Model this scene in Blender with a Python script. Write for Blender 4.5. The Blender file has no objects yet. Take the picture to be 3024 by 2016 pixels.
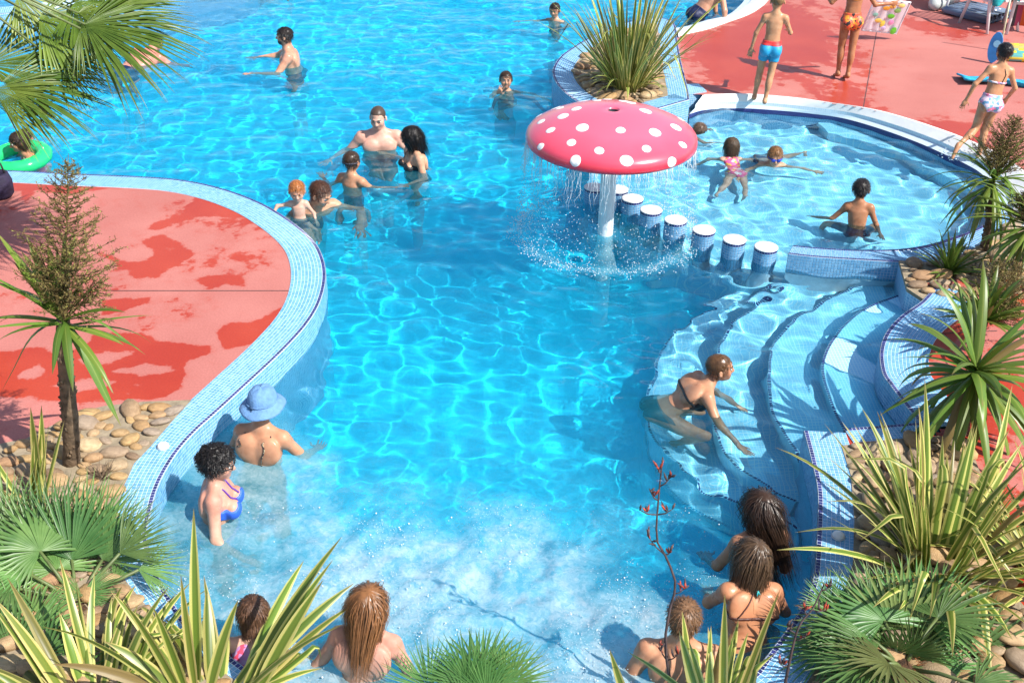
# Resort pool seen from a balcony: water, coping, decks, plants, bathers.  Metres; water surface at z = 0.
import bpy, bmesh, math, random
import numpy as np
from mathutils import Vector, Matrix, Quaternion
S=bpy.context.scene
R=math.radians
# ---------------------------------------------------------------- camera, light, exposure
cam=bpy.data.cameras.new('camera'); cam_o=bpy.data.objects.new('camera',cam); S.collection.objects.link(cam_o); S.camera=cam_o
cam.sensor_width=36; cam.lens=39.7959; cam.clip_start=.05; cam.clip_end=400
cam_o.matrix_world=Matrix.Translation((0,0,4.7)) @ Matrix([[0.999848, -0.017452, -0.0], [0.008989, 0.51496, -0.857167], [0.01496, 0.857037, 0.515038]]).to_4x4()
SUN_EL,SUN_AZ=47.,-32.          # azimuth counter-clockwise from +x
sun_dir=Vector((math.cos(R(SUN_AZ))*math.cos(R(SUN_EL)),math.sin(R(SUN_AZ))*math.cos(R(SUN_EL)),math.sin(R(SUN_EL))))
world=bpy.data.worlds.new('World'); S.world=world; world.use_nodes=True
wn=world.node_tree; sky=wn.nodes.new('ShaderNodeTexSky'); sky.sky_type='NISHITA'; sky.sun_disc=False
sky.sun_elevation=R(SUN_EL); sky.sun_rotation=R(90-SUN_AZ)
wn.links.new(sky.outputs[0],wn.nodes['Background'].inputs[0]); wn.nodes['Background'].inputs[1].default_value=.11
sun=bpy.data.lights.new('sun','SUN'); sun.energy=4.6; sun.angle=R(.5); sun.color=(1,.955,.88)
sun_o=bpy.data.objects.new('sun',sun); S.collection.objects.link(sun_o); sun_o.location=(6,-4,9)
sun_o.rotation_euler=sun_dir.to_track_quat('Z','Y').to_euler(); sun.cycles.is_caustics_light=True
S.view_settings.view_transform='Standard'; S.view_settings.look='None'; S.view_settings.gamma=1; S.view_settings.use_curve_mapping=False
S.view_settings.exposure=.76
S.cycles.use_denoising=True; S.cycles.max_bounces=7; S.cycles.diffuse_bounces=2; S.cycles.glossy_bounces=2
S.cycles.transmission_bounces=6; S.cycles.transparent_max_bounces=10; S.cycles.sample_clamp_indirect=4
S.cycles.use_adaptive_sampling=True; S.cycles.adaptive_threshold=.02
rnd=random.Random(7); rng=np.random.default_rng(7)
DECK=.2
# ---------------------------------------------------------------- helpers
def tag(o,label=None,cat=None,group=None,kind=None):
    if label: o['label']=label
    if cat: o['category']=cat
    if group: o['group']=group
    if kind: o['kind']=kind
    return o
def link(name,me,mats=(),parent=None,smooth=False,recv=True):
    o=bpy.data.objects.new(name,me); S.collection.objects.link(o)
    for m in (mats if isinstance(mats,(list,tuple)) else [mats]):
        if m and len(me.materials)<8 and m.name not in [x.name for x in me.materials if x]: me.materials.append(m)
    if parent is not None: o.parent=parent
    if smooth and len(me.polygons): me.polygons.foreach_set('use_smooth',[True]*len(me.polygons))
    if recv: o.cycles.is_caustics_receiver=True
    return o
def mesh(name,v,f):
    me=bpy.data.meshes.new(name)
    me.from_pydata(v.tolist() if isinstance(v,np.ndarray) else v,[],f.tolist() if isinstance(f,np.ndarray) else f); me.update(); return me
def empty(name,loc=(0,0,0),rz=0):
    o=bpy.data.objects.new(name,None); S.collection.objects.link(o); o.location=loc; o.rotation_euler=(0,0,rz); o.empty_display_size=.1; return o
def copy_tree(o,parent=None):
    c=o.copy(); S.collection.objects.link(c)
    if parent is not None: c.parent=parent
    for ch in list(o.children): copy_tree(ch,c)
    return c
class MB:                       # collects simple solids into one mesh
    def __init__(s): s.v=[]; s.f=[]; s.m=[]
    def add(s,v,f,mi=0):
        n=len(s.v); s.v+= [tuple(p) for p in v]; s.f+=[tuple(i+n for i in q) for q in f]; s.m+=[mi]*len(f)
    def box(s,c,h,M=None,mi=0):
        v=[Vector((c[0]+a*h[0],c[1]+b*h[1],c[2]+d*h[2])) for a in(-1,1) for b in(-1,1) for d in(-1,1)]
        if M is not None: v=[M@p for p in v]
        s.add(v,[(0,1,3,2),(4,6,7,5),(0,4,5,1),(2,3,7,6),(0,2,6,4),(1,5,7,3)],mi)
    def tube(s,pts,rad,n=8,mi=0,cap=True):
        pts=[Vector(p) for p in pts]; rad=rad if isinstance(rad,(list,tuple)) else [rad]*len(pts); rings=[]; v=[];f=[]
        up=None
        for i,p in enumerate(pts):
            t=(pts[min(i+1,len(pts)-1)]-pts[max(i-1,0)]).normalized()
            if up is None: up=t.orthogonal().normalized()
            up=(up-t*up.dot(t)).normalized(); b=t.cross(up)
            v+=[p+(up*math.cos(2*math.pi*k/n)+b*math.sin(2*math.pi*k/n))*rad[i] for k in range(n)]
        for i in range(len(pts)-1):
            for k in range(n): f.append((i*n+k,i*n+(k+1)%n,(i+1)*n+(k+1)%n,(i+1)*n+k))
        if cap: f.append(tuple(range(n-1,-1,-1))); f.append(tuple((len(pts)-1)*n+k for k in range(n)))
        s.add(v,f,mi)
    def lathe(s,prof,c=(0,0,0),n=32,mi=0,M=None):   # prof: (r,z) list
        v=[];f=[]
        for r,z in prof:
            for k in range(n):
                p=Vector((c[0]+r*math.cos(2*math.pi*k/n),c[1]+r*math.sin(2*math.pi*k/n),c[2]+z)); v.append(M@p if M is not None else p)
        for i in range(len(prof)-1):
            for k in range(n): f.append((i*n+k,i*n+(k+1)%n,(i+1)*n+(k+1)%n,(i+1)*n+k))
        s.add(v,f,mi)
    def build(s,name,mats,parent=None,smooth=False,recv=True):
        me=mesh(name,s.v,s.f)
        ms=mats if isinstance(mats,(list,tuple)) else [mats]
        for m in ms: me.materials.append(m)
        if len(ms)>1: me.polygons.foreach_set('material_index',s.m)
        return link(name,me,[],parent,smooth,recv)
# ---------------------------------------------------------------- materials
def newmat(name):
    m=bpy.data.materials.new(name); m.use_nodes=True; nt=m.node_tree; b=nt.nodes['Principled BSDF']; return m,nt,b
def N(nt,t,**k):
    n=nt.nodes.new(t)
    for a,v in k.items():
        if a.startswith('i_'):
            key=a[2:]; key=int(key) if key.isdigit() else key.replace('_',' ')
            n.inputs[key].default_value=v
        else: setattr(n,a,v)
    return n
def ramp(nt,pts):
    n=nt.nodes.new('ShaderNodeValToRGB'); e=n.color_ramp.elements
    while len(e)>1: e.remove(e[-1])
    e[0].position=pts[0][0]; e[0].color=(*pts[0][1],1)
    for p,c in pts[1:]:
        q=e.new(p); q.color=(*c,1)
    return n
def simple(name,c,rough=.5,var=.12,scale=9.,bump=0.,spec=.5,c2=None,detail=3.,metal=0.,bscale=None):
    m,nt,b=newmat(name); tc=N(nt,'ShaderNodeTexCoord'); no=N(nt,'ShaderNodeTexNoise',i_Scale=scale,i_Detail=detail)
    nt.links.new(tc.outputs['Object'],no.inputs['Vector'])
    c2=c2 or tuple(x*(1-2*var) for x in c); c1=c if c2 is None else tuple(min(1,x*(1+var)) for x in c)
    r=ramp(nt,[(.3,c2),(.7,c1)]); nt.links.new(no.outputs['Fac'],r.inputs[0]); nt.links.new(r.outputs[0],b.inputs['Base Color'])
    b.inputs['Roughness'].default_value=rough; b.inputs['Specular IOR Level'].default_value=spec; b.inputs['Metallic'].default_value=metal
    if bump:
        n2=N(nt,'ShaderNodeTexNoise',i_Scale=bscale or scale*4,i_Detail=4.); nt.links.new(tc.outputs['Object'],n2.inputs['Vector'])
        bp=N(nt,'ShaderNodeBump',i_Strength=bump,i_Distance=.01); nt.links.new(n2.outputs['Fac'],bp.inputs['Height']); nt.links.new(bp.outputs[0],b.inputs['Normal'])
    return m
def tile_rand(name,ca,cb,rough=.25):          # one colour per mesh island
    m,nt,b=newmat(name); g=N(nt,'ShaderNodeNewGeometry'); r=ramp(nt,[(0,ca),(1,cb)])
    nt.links.new(g.outputs['Random Per Island'],r.inputs[0]); nt.links.new(r.outputs[0],b.inputs['Base Color']); b.inputs['Roughness'].default_value=rough; return m
def tile_obj(name,ca,cb,rough=.25):
    m,nt,b=newmat(name); g=N(nt,'ShaderNodeObjectInfo'); r=ramp(nt,[(0,ca),(1,cb)])
    nt.links.new(g.outputs['Random'],r.inputs[0]); nt.links.new(r.outputs[0],b.inputs['Base Color']); b.inputs['Roughness'].default_value=rough; return m
def mosaic_mat(name,ca,cb,grout,pitch=.026,rough=.3):   # for submerged or far surfaces, where single tiles cannot be told apart
    m,nt,b=newmat(name); uv=N(nt,'ShaderNodeUVMap'); br=N(nt,'ShaderNodeTexBrick',offset=0.,squash=1.,i_Scale=1.)
    br.inputs['Color1'].default_value=(*ca,1); br.inputs['Color2'].default_value=(*cb,1); br.inputs['Mortar'].default_value=(*grout,1)
    br.inputs['Mortar Size'].default_value=.0022; br.inputs['Brick Width'].default_value=pitch; br.inputs['Row Height'].default_value=pitch; br.inputs['Mortar Smooth'].default_value=.3
    nt.links.new(uv.outputs[0],br.inputs['Vector']); nt.links.new(br.outputs['Color'],b.inputs['Base Color']); b.inputs['Roughness'].default_value=rough; return m
PALE_A,PALE_B=(.11,.31,.53),(.20,.43,.65)
M_tile=tile_rand('pale blue glass mosaic',PALE_A,PALE_B)
M_tile1=tile_obj('pale blue glass tile',PALE_A,PALE_B)
M_dark=tile_rand('navy mosaic',(.015,.02,.10),(.04,.045,.2)); M_dark1=tile_obj('navy tile',(.015,.02,.10),(.04,.045,.2))
M_grout=simple('pale grout',(.58,.68,.79),.7,.06,30)
M_mos=mosaic_mat('pale mosaic wall',PALE_A,PALE_B,(.50,.62,.76))
M_floor=mosaic_mat('pool floor mosaic',(.010,.66,.94),(.016,.70,.96),(.04,.73,.96))
M_floor2=mosaic_mat('shallow floor mosaic',(.25,.66,.90),(.31,.72,.93),(.58,.86,.96))
M_white=simple('white gutter stone',(.80,.80,.78),.55,.04,5,.15)
M_white2=simple('white plastic',(.80,.80,.79),.35,.03,5)
# red coloured concrete: the "wet" point attribute is the puddle map, the fine edge comes from noise
def deck_mat():
    m,nt,b=newmat('red coloured concrete'); tc=N(nt,'ShaderNodeTexCoord'); at=N(nt,'ShaderNodeAttribute',attribute_name='wet')
    n1=N(nt,'ShaderNodeTexNoise',i_Scale=6.5,i_Detail=10.,i_Roughness=.70); n2=N(nt,'ShaderNodeTexNoise',i_Scale=1.3,i_Detail=4.); n3=N(nt,'ShaderNodeTexNoise',i_Scale=160.,i_Detail=2.)
    for n in(n1,n2,n3): nt.links.new(tc.outputs['Object'],n.inputs['Vector'])
    sb=N(nt,'ShaderNodeMath',operation='MULTIPLY_ADD'); sb.inputs[1].default_value=.55; nt.links.new(n1.outputs['Fac'],sb.inputs[0]); nt.links.new(at.outputs['Fac'],sb.inputs[2])
    th=N(nt,'ShaderNodeMapRange',i_From_Min=.768,i_From_Max=.806); nt.links.new(sb.outputs[0],th.inputs['Value'])
    dry=ramp(nt,[(.35,(.42,.140,.118)),(.65,(.48,.175,.148))]); nt.links.new(n2.outputs['Fac'],dry.inputs[0])
    wet=ramp(nt,[(.35,(.37,.036,.016)),(.65,(.44,.055,.024))]); nt.links.new(n2.outputs['Fac'],wet.inputs[0])
    mx=N(nt,'ShaderNodeMix',data_type='RGBA'); nt.links.new(th.outputs[0],mx.inputs[0]); nt.links.new(dry.outputs[0],mx.inputs[6]); nt.links.new(wet.outputs[0],mx.inputs[7])
    dp=N(nt,'ShaderNodeMapRange',i_From_Min=.68,i_From_Max=.79,i_To_Max=.32); nt.links.new(sb.outputs[0],dp.inputs['Value']); dmx=N(nt,'ShaderNodeMix',data_type='RGBA'); nt.links.new(dp.outputs[0],dmx.inputs[0]); nt.links.new(dry.outputs[0],dmx.inputs[6]); dmx.inputs[7].default_value=(.41,.075,.052,1); nt.links.new(dmx.outputs[2],mx.inputs[6])
    n5=N(nt,'ShaderNodeTexNoise',i_Scale=70.,i_Detail=3.); nt.links.new(tc.outputs['Object'],n5.inputs['Vector']); gr=ramp(nt,[(.3,(.86,.85,.84)),(.7,(1.06,1.06,1.06))]); nt.links.new(n5.outputs['Fac'],gr.inputs[0]); gm=N(nt,'ShaderNodeMix',data_type='RGBA',blend_type='MULTIPLY'); gm.inputs[0].default_value=1; nt.links.new(mx.outputs[2],gm.inputs[6]); nt.links.new(gr.outputs[0],gm.inputs[7])
    nt.links.new(gm.outputs[2],b.inputs['Base Color'])
    ro=N(nt,'ShaderNodeMapRange',i_To_Min=.75,i_To_Max=.32); nt.links.new(th.outputs[0],ro.inputs['Value']); nt.links.new(ro.outputs[0],b.inputs['Roughness'])
    bp=N(nt,'ShaderNodeBump',i_Strength=.25,i_Distance=.003); nt.links.new(n3.outputs['Fac'],bp.inputs['Height']); nt.links.new(bp.outputs[0],b.inputs['Normal'])
    b.inputs['Specular IOR Level'].default_value=.35
    return m
M_deck=deck_mat()
M_joint=simple('dark joint filler',(.09,.05,.05),.9)

# ---------------------------------------------------------------- curves and tiled strips
def resample(pts,step,closed=False):
    P=np.array([p[:2] for p in pts],float)
    if closed: Q=np.vstack([P[-1:],P,P[:2]])
    else: Q=np.vstack([2*P[0]-P[1],P,2*P[-1]-P[-2]])
    out=[]
    for i in range(1,len(Q)-2):
        t=np.linspace(0,1,16,endpoint=False)[:,None]; a,b,c,d=Q[i-1],Q[i],Q[i+1],Q[i+2]
        out.append(.5*((2*b)+(-a+c)*t+(2*a-5*b+4*c-d)*t**2+(-a+3*b-3*c+d)*t**3))
    out.append(Q[-2][None]); C=np.vstack(out); L=np.r_[0,np.cumsum(np.linalg.norm(np.diff(C,axis=0),axis=1))]
    n=max(2,int(round(L[-1]/step))+1); s=np.linspace(0,L[-1],n)
    return np.stack([np.interp(s,L,C[:,0]),np.interp(s,L,C[:,1])],1)
def sharp(pts,step):            # resample keeping corners
    P=np.array([p[:2] for p in pts],float); L=np.r_[0,np.cumsum(np.linalg.norm(np.diff(P,axis=0),axis=1))]
    n=max(2,int(round(L[-1]/step))+1); s=np.linspace(0,L[-1],n); return np.stack([np.interp(s,L,P[:,0]),np.interp(s,L,P[:,1])],1)
def normals(C):                 # left-hand normals
    T=np.gradient(C,axis=0); T/=np.linalg.norm(T,axis=1)[:,None]+1e-9; return np.stack([-T[:,1],T[:,0]],1)
def inside(poly,X,Y):
    r=np.zeros(X.shape,bool); p=np.asarray(poly)[:,:2]; n=len(p); j=n-1
    for i in range(n):
        (xi,yi),(xj,yj)=p[i],p[j]; c=((yi>Y)!=(yj>Y))&(X<(xj-xi)*(Y-yi)/((yj-yi) or 1e-9)+xi); r^=c; j=i
    return r
def h3(A,z): return np.column_stack([A,np.full(len(A),z)])
def tiles_mesh(Q,nrm,th=.002,gap=.0019):      # Q (n,4,3) cell corners on the bed, nrm (n,3)
    c=Q.mean(1,keepdims=True); d=Q-c; l=np.linalg.norm(d,axis=2,keepdims=True)+1e-9
    base=c+d*(1-gap*1.2/l); top=c+d*(1-gap*2.2/l)+nrm[:,None]*th
    v=np.concatenate([base,top],1).reshape(-1,3); n=len(Q); o=(np.arange(n)*8)[:,None]
    f=np.concatenate([o+np.array(q) for q in([4,5,6,7],[0,1,5,4],[1,2,6,5],[2,3,7,6],[3,0,4,7])],0); return v,f
def cells(A,B,rows,t0=0.,t1=1.):               # grid of cells between matched 3-D polylines A and B
    t=np.linspace(t0,t1,rows+1); G=A[None]*(1-t)[:,None,None]+B[None]*t[:,None,None]
    return np.stack([G[:-1,:-1],G[:-1,1:],G[1:,1:],G[1:,:-1]],2).reshape(-1,4,3)
def up_n(Q):
    n=np.cross(Q[:,1]-Q[:,0],Q[:,3]-Q[:,0]); n/=np.linalg.norm(n,axis=1)[:,None]+1e-12; return n
def strip_mesh(name,lines,mat,parent=None,uvz=False,smooth=False,kind=None):   # lofts 3-D polylines, UV in metres
    L=np.array(lines); k,n,_=L.shape; v=L.reshape(-1,3); i=np.arange(k*n).reshape(k,n)
    f=np.stack([i[:-1,:-1],i[:-1,1:],i[1:,1:],i[1:,:-1]],-1).reshape(-1,4); me=mesh(name,v,f)
    s=np.r_[0,np.cumsum(np.linalg.norm(np.diff(L[0],axis=0),axis=1))]; tt=np.zeros((k,n)); tt[1:]=np.cumsum(np.linalg.norm(np.diff(L,axis=0),axis=2),axis=0)
    UV=np.stack([np.broadcast_to(s,(k,n)),tt],-1).reshape(-1,2)
    ul=me.uv_layers.new(name='UVMap'); vi=np.empty(len(me.loops),int); me.loops.foreach_get('vertex_index',vi); ul.data.foreach_set('uv',UV[vi].ravel())
    o=link(name,me,mat,parent,smooth); 
    if kind: tag(o,kind=kind)
    return o
def flat_poly(name,pts,z,mat,parent=None,kind=None,thick=0.):
    bm=bmesh.new(); vs=[bm.verts.new((p[0],p[1],z)) for p in pts]; f=bm.faces.new(vs)
    if f.normal.z<0 or (f.normal_update() or f.normal.z<0): f.normal_flip()
    if thick:
        r=bmesh.ops.extrude_face_region(bm,geom=[f]); bmesh.ops.translate(bm,vec=(0,0,-thick),verts=[e for e in r['geom'] if isinstance(e,bmesh.types.BMVert)])
        bmesh.ops.recalc_face_normals(bm,faces=bm.faces[:])
    bmesh.ops.triangulate(bm,faces=[q for q in bm.faces if len(q.verts)>4])
    uv=bm.loops.layers.uv.new('UVMap')
    for q in bm.faces:
        for l in q.loops:
            c=l.vert.co; n=q.normal
            l[uv].uv=(c.x,c.y) if abs(n.z)>.5 else (c.x*abs(n.y)+c.y*abs(n.x),c.z)
    me=bpy.data.meshes.new(name); bm.to_mesh(me); bm.free(); o=link(name,me,mat,parent)
    if kind: tag(o,kind=kind)
    return o
# one shared 25 mm tile for the tiles that are objects of their own
def tile_unit():
    Q=np.array([[[-.5,-.5,0],[.5,-.5,0],[.5,.5,0],[-.5,.5,0]]])*.0253; v,f=tiles_mesh(Q,np.array([[0,0,1.]])); return v,f
tv,tf=tile_unit()
ME_tile=mesh('tile',tv,tf); ME_tile.materials.append(M_tile1); ME_edge=mesh('edge_tile',tv,tf); ME_edge.materials.append(M_dark1)
CAMP=np.array([0,0,4.7])
def own_tiles(Q,n,me,name,parent,cnt,reach=4.15):     # the cnt cells that show largest become objects; returns the mask of the rest
    c=Q.mean(1); d=np.linalg.norm(c-CAMP,axis=1); d[(c[:,1]<reach)]=1e9; idx=np.argsort(d)[:cnt]; inv=parent.matrix_world.inverted()
    for i in idx:
        u=Q[i,1]-Q[i,0]; lu=np.linalg.norm(u); u/=lu; w=np.cross(n[i],u); lw=np.linalg.norm(Q[i,3]-Q[i,0])
        o=bpy.data.objects.new(name,me); S.collection.objects.link(o); o.parent=parent
        M=np.eye(4); M[:3,0]=u*lu/.0253; M[:3,1]=w*lw/.0253; M[:3,2]=n[i]; M[:3,3]=c[i]; o.matrix_local=Matrix(M.tolist())
    k=np.ones(len(Q),bool); k[idx]=False; return k
PITCH=.0275
def coping(name,edge,width,z=DECK,side=1,wall=True,own=0,own_edge=0,bottom=-1.2,curve=True,wall_rows=None,white=False):
    """tiled coping: 'edge' is the water-side line, the coping lies on its left (side=1) or right"""
    C=resample(edge,PITCH) if curve else sharp(edge,PITCH); nr=normals(C)*side; n=len(C)
    w=np.interp(np.linspace(0,1,n),np.linspace(0,1,len(width)),width) if isinstance(width,(list,tuple)) else np.full(n,width)
    zt=z+.006; A=h3(C,zt); B=h3(C+nr*w[:,None],zt)
    root=strip_mesh(name,[h3(C+nr*w[:,None],z-.06),B,A,h3(C,bottom)] ,M_grout,kind='structure')
    e=PITCH/w.mean(); rows=max(1,int(round((w.mean()-PITCH)/PITCH)))
    Qe=cells(A,B,1,0,e); Qp=cells(A,B,rows,e,1.)
    if side<0: Qe=Qe[:,[0,3,2,1]]; Qp=Qp[:,[0,3,2,1]]
    ne,npp=up_n(Qe),up_n(Qp); ne*=np.sign(ne[:,2:]); npp*=np.sign(npp[:,2:])
    Qe=Qe[::1]
    ke=own_tiles(Qe,ne,ME_edge,'edge_tile',root,own_edge) if own_edge else np.ones(len(Qe),bool)
    kp=own_tiles(Qp,npp,ME_tile,'tile',root,own) if own else np.ones(len(Qp),bool)
    for nm,Q,nn,k,m in(('edge_mosaic',Qe,ne,ke,M_dark),('mosaic',Qp,npp,kp,M_tile)):
        if k.any():
            v,f=tiles_mesh(Q[k],nn[k]); tag(link(nm,mesh(nm,v,f),m,root),kind='stuff')
    if wall:
        wr=max(1,int((zt+.03)/PITCH)); out=-nr*.0
        W0=h3(C-nr*.004,zt-.004); W1=h3(C-nr*.004,zt-.004-wr*PITCH); Qw=cells(W0,W1,wr); nw=np.repeat(h3(-nr,0)[None,:-1],wr,0).reshape(-1,3)
        strip_mesh('wall_bed',[h3(C-nr*.0035,zt-.002),h3(C-nr*.0035,-.03)],M_grout,root)
        v,f=tiles_mesh(Qw,nw); tag(link('wall_mosaic',mesh('wall_mosaic',v,f),M_tile,root),kind='stuff')
        strip_mesh('wall',[h3(C-nr*.0045,-.028),h3(C-nr*.0045,bottom)],M_mos,root)
    return root,C,C+nr*w[:,None]
def vnoise(seed,sc):
    g=np.random.default_rng(seed).random((64,64))
    def f(x,y):
        x=x*sc;y=y*sc; i=np.floor(x).astype(int);j=np.floor(y).astype(int);u=x-i;v=y-j;u=u*u*(3-2*u);v=v*v*(3-2*v)
        return (g[i%64,j%64]*(1-u)+g[(i+1)%64,j%64]*u)*(1-v)+(g[i%64,(j+1)%64]*(1-u)+g[(i+1)%64,(j+1)%64]*u)*v
    return f
def fbm(seed,sc,o=4):
    fs=[vnoise(seed+k,sc*2**k) for k in range(o)]
    return lambda x,y: sum(f(x,y)*.5**k for k,f in enumerate(fs))/sum(.5**k for k in range(o))
f1=fbm(3,2.3); f2=fbm(21,.9); f3_=fbm(41,6.); f4_=fbm(61,5.,3); f5_=fbm(81,5.5,4); f6_=fbm(91,14.,2)
# ---------------------------------------------------------------- pool floor, water
def grid_obj(name,x0,x1,y0,y1,z,step,mat,zf=None,mask=None,kind=None,smooth=True,attr=None):
    xs=np.arange(x0,x1+step*.5,step); ys=np.arange(y0,y1+step*.5,step); X,Y=np.meshgrid(xs,ys); Z=np.full_like(X,z) if zf is None else zf(X,Y)
    ny,nx=X.shape; i=np.arange(nx*ny).reshape(ny,nx); f=np.stack([i[:-1,:-1],i[:-1,1:],i[1:,1:],i[1:,:-1]],-1).reshape(-1,4)
    V=np.stack([X,Y,Z],-1).reshape(-1,3)
    if mask is not None:
        cx=(X[:-1,:-1]+step/2).ravel(); cy=(Y[:-1,:-1]+step/2).ravel(); f=f[mask(cx,cy)]
        used=np.unique(f); mp=-np.ones(len(V),int); mp[used]=np.arange(len(used)); V=V[used]; f=mp[f]
    me=bpy.data.meshes.new(name); me.vertices.add(len(V)); me.vertices.foreach_set('co',V.astype(np.float32).ravel())
    me.loops.add(f.size); me.loops.foreach_set('vertex_index',f.ravel().astype(np.int32)); me.polygons.add(len(f)); me.polygons.foreach_set('loop_start',(np.arange(len(f))*4).astype(np.int32)); me.update()
    ul=me.uv_layers.new(name='UVMap'); ul.data.foreach_set('uv',V[f.ravel()][:,:2].astype(np.float32).ravel())
    if attr is not None:
        for an,fn in attr.items(): a=me.attributes.new(an,'FLOAT','POINT'); a.data.foreach_set('value',fn(V[:,0],V[:,1]).astype(np.float32))
    o=link(name,me,mat,None,smooth)
    if kind: tag(o,kind=kind)
    return o
grid_obj('ground',-150,150,-60,240,-1.6,30,simple('bare earth',(.22,.17,.12),.9),kind='structure')
FLOOR=-1.0
grid_obj('pool_floor',-14,10,1,26,FLOOR,1.,M_floor,kind='structure')
KF=-.42
STOOLS=[(0.809,10.627,0.160),(1.039,10.582,0.160),(1.170,10.361,0.160),(1.330,10.097,0.160),(1.542,9.875,0.160),(1.783,9.663,0.160),(2.038,9.467,0.160),(2.305,9.324,0.160)]
line=[(p[0]-.05,p[1]-.13) for p in STOOLS]
kid=[(1.176,13.413,0.000)[:2],(0.774,11.388,0.000)[:2]]+line+[(3.3,8.6),(6.5,8.9),(6.8,14.2),(2.0,14.6),(1.5,13.6)]
flat_poly('shallow_floor',kid,KF,M_floor2,kind='structure',thick=.9)
# wide submerged shelf along the far side of the children's pool
sh=[(3.733,13.548),(3.684,13.135),(3.721,12.860),(4.076,12.608),(4.406,12.296),(4.555,11.977),(4.744,11.649),(4.866,11.217)]
flat_poly('shallow_shelf',sh+[(6.6,10.6),(6.6,13.9),(sh[0][0]+.25,13.9)],-.19,M_floor2,kind='structure',thick=.4)
# waves: a sum of many crossed sines, calmer in the shallows, choppy round the jets
wr=np.random.default_rng(11); WV=[]
for lam,amp,n in((1.5,.011,8),(.7,.0085,12),(.34,.0042,14),(.17,.0017,14)):
    for _ in range(n):
        a=wr.uniform(0,2*np.pi); k=2*np.pi/(lam*wr.uniform(.7,1.4)); WV.append((k*math.cos(a),k*math.sin(a),amp*wr.uniform(.5,1)*2/math.sqrt(n),wr.uniform(0,6.28)))
MUSH=(0.877,9.867,0.000)
def wave(X,Y):
    Z=np.zeros_like(X); s=1.3*X+.7*Y
    deep=np.clip((1.9-X)/.5,0,1)
    for kx,ky,a,p in WV:
        k=math.hypot(kx,ky); Z+=a*np.sin(kx*X+ky*Y+p)*(1-deep*(.30 if k>27 else .12 if k>13 else .42 if k>6.3 else .1))
    calm=1+.10*np.clip((X-1.6)/.6,0,1)*(Y<9.2)-.05*np.clip((X-1.6)/.6,0,1)*(Y>=9.2)
    Z*=calm*(.9+.35*np.sin(s*.9)*np.sin(.6*X-.8*Y+1))
    r=np.hypot(X-MUSH[0],Y-MUSH[1]); Z+=.004*np.exp(-((r-1.1)/.7)**2)*np.sin(r*2*np.pi/.2+.8*np.sin(5*np.arctan2(Y-MUSH[1],X-MUSH[0])))
    j=np.exp(-((X+.1)/1.7)**2-((Y-4.9)/1.1)**2)
    Z+=j*(.010*np.sin(17*X+3*np.sin(7*Y))*np.sin(15*Y+2*np.sin(9*X))+.005*np.sin(41*X+5*Y)*np.sin(37*Y-8*X))
    nf=f5_(X*1.0,Y*1.0)-.5; Z+=jets(X,Y)*(nf*.085+.02*np.abs(f6_(X,Y)-.5))
    return Z
def jets(x,y):                  # where the air jets make the water milky
    d=np.exp(-((x+.45)/1.98)**4-((y-4.72)/1.10)**4)
    d*=np.clip(1.25-.9*np.exp(-((x-.9)/.45)**2-((y-5.3)/.4)**2),0,1)
    return np.clip(d,0,1)
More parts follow.
